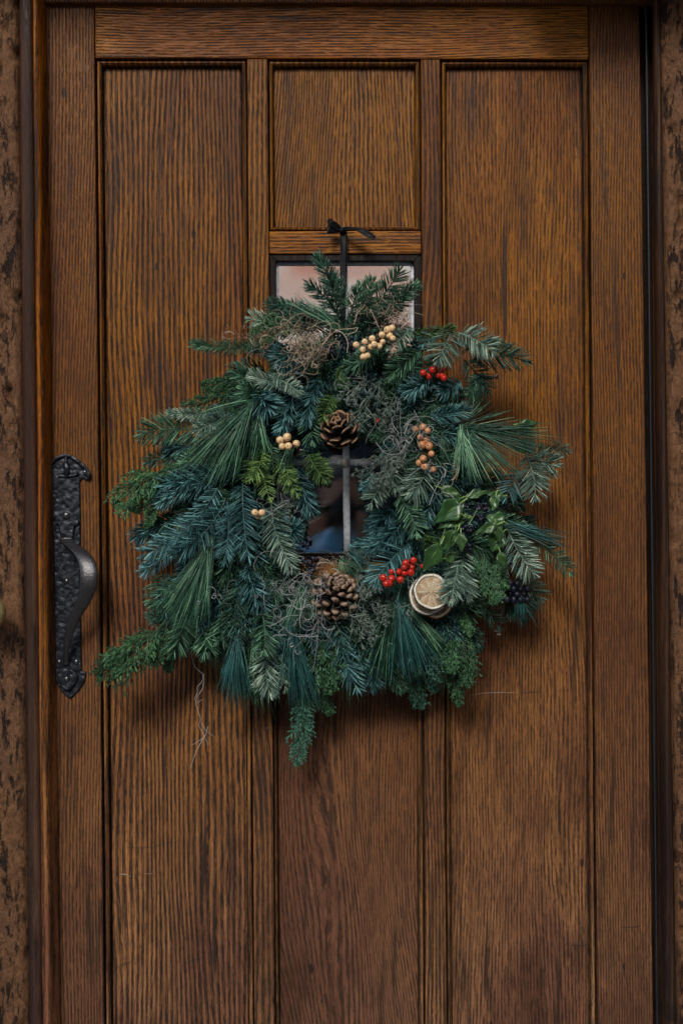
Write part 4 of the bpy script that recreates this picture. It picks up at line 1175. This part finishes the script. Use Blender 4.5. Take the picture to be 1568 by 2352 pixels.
# ------------------------------------------------------------------ cones
def scale_mesh(kind):
    # scale grows along +X, width Y, upper face +Z
    st = [(0, .16, .05, 0, .0), (.35, .26, .05, .03, .1), (.7, .42, .055, .08, .3), (.9, .50, .09, .13, .6), (1.0, .46, .15, .15, .95), (1.08, .30, .17, .16, 1.0), (1.16, .10, .08, .16, .75)]
    if kind == 2: st = [(0, .16, .04, 0, .0), (.4, .30, .04, .05, .05), (.75, .48, .045, .13, .25), (.95, .50, .06, .2, .6), (1.03, .40, .08, .23, 1.0), (1.06, .2, .05, .24, .9)]
    V, R, F = [], [], []; m = 8
    for x, w, t, z, c in st:
        for j in range(m):
            a = 2*math.pi*j/m; yy = w*math.cos(a); zz = z+t*math.sin(a)-.25*yy*yy
            V.append((x-.22*abs(yy)**1.5, yy, zz)); R.append(c*(1 if math.sin(a) > -.2 or kind == 1 else .55))
    for i in range(len(st)-1):
        for j in range(m): F.append((i*m+j, i*m+(j+1) % m, (i+1)*m+(j+1) % m, (i+1)*m+j))
    F += [tuple(range(m-1, -1, -1)), tuple(range((len(st)-1)*m, len(st)*m))]
    return np.array(V), F, R
def cone(x, y, d, R, H, axis, n, kind, mat, label):
    """R radius, H length, axis unit vector towards the cone's tip"""
    c = P(x, y, d); g = thing('pine_cone', c, None, None, parent=wreath); g['label'] = label
    ax = Vector(axis).normalized(); q0 = ax.to_track_quat('Z', 'X')
    V, F, Rn = scale_mesh(kind); proto = None
    for i in range(n):
        f = (i+.5)/n; az = i*2.39996
        h = (-.5+f**1.05)*H
        prof = math.sin(math.pi*min(1, (f*.80+.17)))**.75
        rad = R*prof; el = math.radians(-35+105*f**1.25+random.uniform(-5, 5))
        if kind == 2: el = math.radians(-20+95*f**1.1+random.uniform(-6, 6))
        from mathutils import Matrix
        Mx = q0.to_matrix().to_4x4() @ Matrix.Translation((0, 0, h*.62)) @ Matrix.Rotation(az, 4, 'Z') @ Matrix.Rotation(-el, 4, 'Y')
        sc = rad*(.98 if kind == 1 else 1.05)
        loc = c+np.array(Mx.translation)
        if proto is None:
            proto = mesh_ob('scale', V, F, mat, None, origin=(0, 0, 0), rnd=Rn); o = proto; place(o, loc, g)
        else: o = share('scale', proto, loc, g)
        o.rotation_euler = Mx.to_euler(); wsc = (.68 if kind == 1 else 1.1)*R*.60*(.6+.4*prof)
        o.scale = (sc, wsc, R*(.62 if kind == 1 else .85))
    V, F = uvs(1, 10, 8); core = mesh_ob('cone_core', V*np.array((R*.35, R*.35, H*.42)), F, CONE2, None, origin=(0, 0, 0), rnd=np.zeros(len(V)))
    place(core, c, g); core.rotation_euler = q0.to_euler()
cone(768, 1366, .105, 50*S, 88*S, (.30, -.62, .72), 74, 1, CONE1, 'lower pine cone with pale tan scale tips')
cone(782, 990, .100, 42*S, 66*S, (-.28, -.72, .62), 40, 2, CONE2, 'upper open brown pine cone above the window bars')

# ------------------------------------------------------------------ dried citrus slices
def slice_ob(x, y, d, r, tilt, label, pulp=PULP, peel=PEELD, seg=10, rimw=.13):
    c = P(x, y, d); g = thing('citrus_slice', c, None, None, parent=wreath); g['label'] = label
    e = Vector(tilt).normalized().to_track_quat('Z', 'Y').to_euler()
    def put(name, V, F, mat, smooth=True):
        o = mesh_ob(name, V, F, mat, None, origin=(0, 0, 0), smooth=smooth); place(o, c, g); o.rotation_euler = e; return o
    n = 56
    def ringm(prof):
        V, F = [], []; m = len(prof)
        for i in range(n):
            a = 2*math.pi*i/n; wob = 1+.02*math.sin(3*a+x)+.012*math.sin(7*a); lift = r*.05*math.sin(2*a+1)
            for rr, z in prof: V.append((rr*r*wob*math.cos(a), rr*r*wob*math.sin(a), z*r+lift*rr))
        for i in range(n):
            for j in range(m): F.append((i*m+j, ((i+1) % n)*m+j, ((i+1) % n)*m+(j+1) % m, i*m+(j+1) % m))
        return V, F
    put('peel', *ringm([(1.0, .045), (1.06, .03), (1.06, -.06), (.99, -.08)]), peel)
    put('pith', *ringm([(1-rimw, .015), (1-rimw*.5, .055), (.998, .052), (.998, -.07), (1-rimw, -.05)]), PITH)
    for k in range(seg):
        a0 = 2*math.pi*(k+.06)/seg; a1 = 2*math.pi*(k+.94)/seg; V, F = [], []; na, nr = 6, 7
        for i in range(na+1):
            a = a0+(a1-a0)*i/na
            for j in range(nr+1):
                f = j/nr; rr = (.07+(.90-rimw)*f)*r; ed = 1-abs(2*i/na-1)**3
                z = -.035*r*(1-.6*ed)+.012*r*random.uniform(-1, 1)*(0 < i < na and 0 < j < nr)-.02*r*math.sin(f*3)
                V.append((rr*math.cos(a), rr*math.sin(a), z+r*.05*math.sin(2*a+1)*rr/r))
        for i in range(na):
            for j in range(nr): b = i*(nr+1)+j; F.append((b, b+1, b+nr+2, b+nr+1))
        put('segment', V, F, pulp if U() < .65 else PULPD)
    # membrane disc behind the segments
    V = [(0, 0, -.03*r)]+[(.92*r*math.cos(2*math.pi*i/n), .92*r*math.sin(2*math.pi*i/n), -.05*r+r*.05*math.sin(4*math.pi*i/n+1)*.92) for i in range(n)]
    F = [(0, 1+i, 1+(i+1) % n) for i in range(n)]
    put('membrane', V, F, simple('pale_membrane', (.52,.44,.31), .6))
x, y = Z('D', 572, 812); slice_ob(x, y, .130, 39*S, (.22, -1, .30), 'pale dried citrus slice in front')
x, y = Z('D', 550, 838); slice_ob(x, y, .117, 42*S, (.16, -1, .26), 'second pale dried slice tucked behind the first')
x, y = Z('D', 600, 872); slice_ob(x, y, .106, 36*S, (.25, -1, .25), 'small orange rimmed dried slice underneath', PULPD, PEELO)
x, y = Z('B', 712, 1432); slice_ob(x, y, .075, 36*S, (-1.0, -.30, .15), 'dried orange slice seen edge on among pine needles', PULPD, PEELO)

# ------------------------------------------------------------------ ivy leaves
def leaf(q, bx, by, tx, ty, w, d=.118, tiltv=(0, 0), fold=.25, curl=.2, lobed=False, dt=0.0):
    a, b = P(*Z(q, bx, by), d), P(*Z(q, tx, ty), d+dt); L = np.linalg.norm(b-a); T = (b-a)/L
    view = nrmz(CAMP-a); N = nrmz(view-view.dot(T)*T); B = np.cross(T, N)
    r = math.radians(tiltv[0]); N, B = N*math.cos(r)+B*math.sin(r), B*math.cos(r)-N*math.sin(r)
    ns, nw = 16, 8; V, F, UV = [], [], []
    for i in range(ns+1):
        s = i/ns
        prof = (math.sin(math.pi*s**.72)**.85)*(1-.25*s)
        if lobed: prof = prof*(1+.35*math.exp(-((s-.42)/.12)**2))
        hw = w*ZU*prof
        for j in range(nw+1):
            u = 2*j/nw-1
            p = a+T*L*s+B*hw*u+N*(fold*abs(u)*hw-curl*L*(s-.3)**2+.0012*math.sin(s*11+u*3))
            V.append(p); UV.append((j/nw, s))
    for i in range(ns):
        for j in range(nw): k = i*(nw+1)+j; F.append((k, k+1, k+nw+2, k+nw+1))
    o = mesh_ob('ivy_leaf', V, F, LEAFM, wreath, a)
    ul = o.data.uv_layers.new(name='UVMap')
    for lp in o.data.loops: ul.data[lp.index].uv = UV[lp.vertex_index]
    so = o.modifiers.new('solid', 'SOLIDIFY'); so.thickness = .0006; so.offset = 0
    st = Batch(); st.tubes(np.array([[a-T*L*.25-N*.004, a-T*L*.1, a+T*L*.5+N*.0003]]), np.array([[.0009, .0009, .0005]]), (0, 0, 1), 1, 5, [.9])
    s_ = st.build('leaf_stalk', FM['olive'], wreath, a); 
    s_.parent = o; WO[s_.name] = a; s_.location = (0, 0, 0)
    return o
for a in [('D',630,150,775,215,40), ('D',790,205,945,165,26), ('D',1030,200,925,190,30), ('D',985,190,965,300,36), ('D',775,235,585,375,62), ('D',800,345,612,405,30), ('D',810,330,720,330,22),
          ('D',1000,380,845,440,30), ('D',985,380,1010,500,30), ('D',1040,370,920,330,56), ('D',735,425,640,545,52), ('D',740,420,665,570,30), ('D',760,440,765,560,34), ('D',1030,430,935,520,34),
          ('D',1010,440,955,560,52), ('D',630,510,515,690,58), ('D',655,600,740,570,44), ('D',1010,560,1035,670,34), ('B',1110,1200,1245,1175,44), ('B',1130,1170,1260,1160,24), ('B',10,800,-40,960,42), ('A',1470,880,1540,960,46), ('A',1280,850,1330,820,26)]:
    leaf(*a, d=.122+U(-.012, .01) if a[0] == 'D' else .085, tiltv=(U(-32, 32), 0), fold=U(.1, .45), curl=U(0, .35), lobed=U() < .45)
for pts in ([(1070,1190),(1060,1180),(1040,1184)], [(1046,1205),(1045,1225),(1048,1238)], [(1145,1205),(1120,1213),(1092,1228)], [(1010,1260),(1012,1240),(1022,1215)], [(1075,1205),(1085,1190),(1095,1170)]):
    strand(pts, .0010, 'olive', 'ivy_stem', d=.125)

# ------------------------------------------------------------------ ribbon
def ribbon():
    rb = thing('ribbon', P(784, 528, .02), 'black satin ribbon tied in a small bow above the window, holding the wreath', 'ribbon')
    def band(name, c, nsub=6, thick=.0007):
        """c: (x, y, half width, depth, twist deg, dirx, diry) rows"""
        c = np.array(c, float); k = (len(c)-1)*nsub+1; t = np.linspace(0, len(c)-1, k); i = np.clip(t.astype(int), 0, len(c)-2); w = (t-i)[:, None]
        cc = c[i]*(1-w)+c[i+1]*w
        for _ in range(3): cc[1:-1] = (cc[:-2]+2*cc[1:-1]+cc[2:])/4
        pts = np.array([P(a[0], a[1], a[3]) for a in cc]); T = nrmz(np.gradient(pts, axis=0)); V, F = [], []; nw = 6
        for q_, a in enumerate(cc):
            N = np.array((0, -1.0, 0)); N = nrmz(N-N.dot(T[q_])*T[q_]); B = np.cross(T[q_], N); r = math.radians(a[4])
            Bt = B*math.cos(r)+N*math.sin(r); Nt = N*math.cos(r)-B*math.sin(r)
            for j in range(nw+1):
                u = 2*j/nw-1; V.append(pts[q_]+Bt*a[2]*S*u+Nt*(.0006*math.sin(u*5+q_*.5)+.0015*(u*u)))
        for q_ in range(k-1):
            for j in range(nw): b = q_*(nw+1)+j; F.append((b, b+1, b+nw+2, b+nw+1))
        o = mesh_ob(name, V, F, RIBBON, rb); s = o.modifiers.new('solid', 'SOLIDIFY'); s.thickness = thick; s.offset = 0; return o
    band('strap', [(787,527,6.5,.012,0), (788,560,6.8,.016,6), (787,600,6.6,.03,-8), (788,650,6.8,.05,5), (788,700,6.5,.062,0), (786,770,6,.068,0)])
    band('strap', [(791,529,4.5,.008,20), (793,570,5,.012,-12), (791,620,5,.026,12), (789,690,5,.055,0), (787,770,5,.06,0)])
    band('bow_loop', [(783,530,3.5,.016,0), (774,527,8,.02,12), (764,523,14,.024,0), (757,520,17.5,.027,-12), (752,519,17,.028,-4)])
    band('tail', [(790,527,4,.015,0), (799,526,6,.022,35), (812,526,6.5,.030,60), (828,530,7,.034,25), (842,537,7,.038,8), (855,544,6,.04,-10), (861,547,5,.041,0)])
    band('tail', [(752,506,4,.026,0), (761,512,7,.027,0), (772,521,8,.022,10), (783,529,4,.018,0)])
    V, F = uvs(7.5*S, 12, 8, sz=.9); V = V+rng.normal(0, .0002, V.shape); mesh_ob('knot', V+P(785, 529, .018), F, RIBBON, rb)
    V, F = uvs(3*S, 10, 6); mesh_ob('nail', V+P(786, 522, .006), F, SCREW, rb)
ribbon()

# ------------------------------------------------------------------ photographer, seen only as a reflection
def person():
    root = thing('person', (0, -2.42, 0), 'person in a blue coat holding a camera up, mirrored in the door window', 'person')
    COAT = simple('blue_coat_cloth', (.22,.55,.85), .8, .3, 200); SKIN = simple('skin', (.42,.24,.16), .5); DARKC = simple('dark_trousers', (.02,.022,.03), .8)
    HAIR = simple('dark_hair', (.02,.014,.010), .6)
    def skin(name, verts, edges, mat, root_i=0, lv=2):
        me = bpy.data.meshes.new(name); me.from_pydata([v[:3] for v in verts], edges, []); me.update()
        o = bpy.data.objects.new(name, me); col.objects.link(o)
        o.parent = root; o.location = (0, 2.42, 0)
        o.modifiers.new('skin', 'SKIN'); sv = me.skin_vertices[0].data
        for i, v in enumerate(verts): sv[i].radius = (v[3], v[4] if len(v) > 4 else v[3]); sv[i].use_root = (i == root_i)
        s = o.modifiers.new('sub', 'SUBSURF'); s.levels = lv; s.render_levels = lv; me.materials.append(mat)
        for p in me.polygons: p.use_smooth = True
        return o
    y = -2.44
    body = [(0,y,.88,.15,.11),(0,y,1.08,.16,.11),(0,y,1.24,.165,.115),(0,y,1.33,.08,.07),(0,y+.01,1.40,.055,.055),
            (.17,y,1.29,.085),(.27,y+.06,1.10,.072),(.13,y+.20,1.33,.056),(-.17,y,1.29,.085),(-.27,y+.06,1.10,.072),(-.13,y+.20,1.33,.056),
            (.09,y,.80,.095),(.10,y+.02,.46,.065),(.10,y,.10,.05),(-.09,y,.80,.095),(-.10,y+.02,.46,.065),(-.10,y,.10,.05)]
    skin('coat', body[:11], [(0,1),(1,2),(2,3),(3,4),(2,5),(5,6),(6,7),(2,8),(8,9),(9,10)], COAT)
    skin('trousers', [(0,y,.86,.13,.10)]+body[11:17], [(0,1),(1,2),(2,3),(0,4),(4,5),(5,6)], DARKC)
    skin('shoe', [(.10,y-.03,.04,.045),(.10,y+.08,.035,.045),(.10,y+.17,.03,.035)], [(0,1),(1,2)], HAIR)
    skin('shoe', [(-.10,y-.03,.04,.045),(-.10,y+.08,.035,.045),(-.10,y+.17,.03,.035)], [(0,1),(1,2)], HAIR)
    hd = np.array((0, y+.06, 1.50)); V, F = uvs(.095, 24, 16, sx=.80, sy=.98, sz=1.18)
    for v in V:
        if v[1] > 0 and v[2] < -.03: v[0] *= .85
        if v[1] > .06 and abs(v[0]) < .016 and -.04 < v[2] < .02: v[1] += .018
    mesh_ob('head', V+hd, F, SKIN, root)
    V, F = uvs(.102, 20, 14, sx=.84, sy=1.0, sz=1.15); V[:, 1] -= .018; V[:, 2] += .016; V = V[:, :]; V[(V[:, 1] > .02) & (V[:, 2] < .05), 1] *= .3
    mesh_ob('hair', V+hd, F, HAIR, root)
    for sx in (-1, 1):
        V, F = uvs(.018, 8, 6, sx=.4); mesh_ob('ear', V+hd+np.array((sx*.078, 0, -.005)), F, SKIN, root)
        hx, hy, hz = sx*.075, -2.235, 1.405
        skin('hand', [(hx+sx*.03, hy-.03, hz-.05, .024), (hx+sx*.005, hy, hz, .026), (hx, hy+.01, hz+.03, .018)], [(0,1),(1,2)], SKIN, 1)
        for f in range(4):
            skin('finger', [(hx+sx*.008, hy+.012, hz+.030-f*.017, .009), (hx-sx*.014, hy+.024, hz+.034-f*.017, .0085), (hx-sx*.034, hy+.020-f*.001, hz+.032-f*.016, .0075)], [(0,1),(1,2)], SKIN, 0, 1)
        skin('thumb', [(hx, hy-.012, hz-.01, .011), (hx-sx*.02, hy-.022, hz+.008, .010), (hx-sx*.035, hy-.024, hz+.02, .009)], [(0,1),(1,2)], SKIN, 0, 1)
    return root
person()
ph = thing('camera_body', (0, -2.25, 1.45), 'black camera held by the mirrored person', 'camera')
CB = simple('black_camera_plastic', (.012,.012,.013), .4, .2, 500)
boxm('body', -.068, .068, -2.275, -2.238, 1.40, 1.485, CB, ph, .006)
boxm('viewfinder', -.024, .024, -2.27, -2.240, 1.4855, 1.505, CB, ph, .005)
for nm, r0, y0_, y1_ in (('lens_barrel', .036, -2.2375, -2.212), ('lens_ring', .039, -2.212, -2.207)):
    bt = Batch(); bt.tubes(np.array([[(0, y0_, 1.442), (0, y1_, 1.442)]], float), r0, (0, 0, 1), 1, 20, [.5]); bt.build(nm, CB, ph)
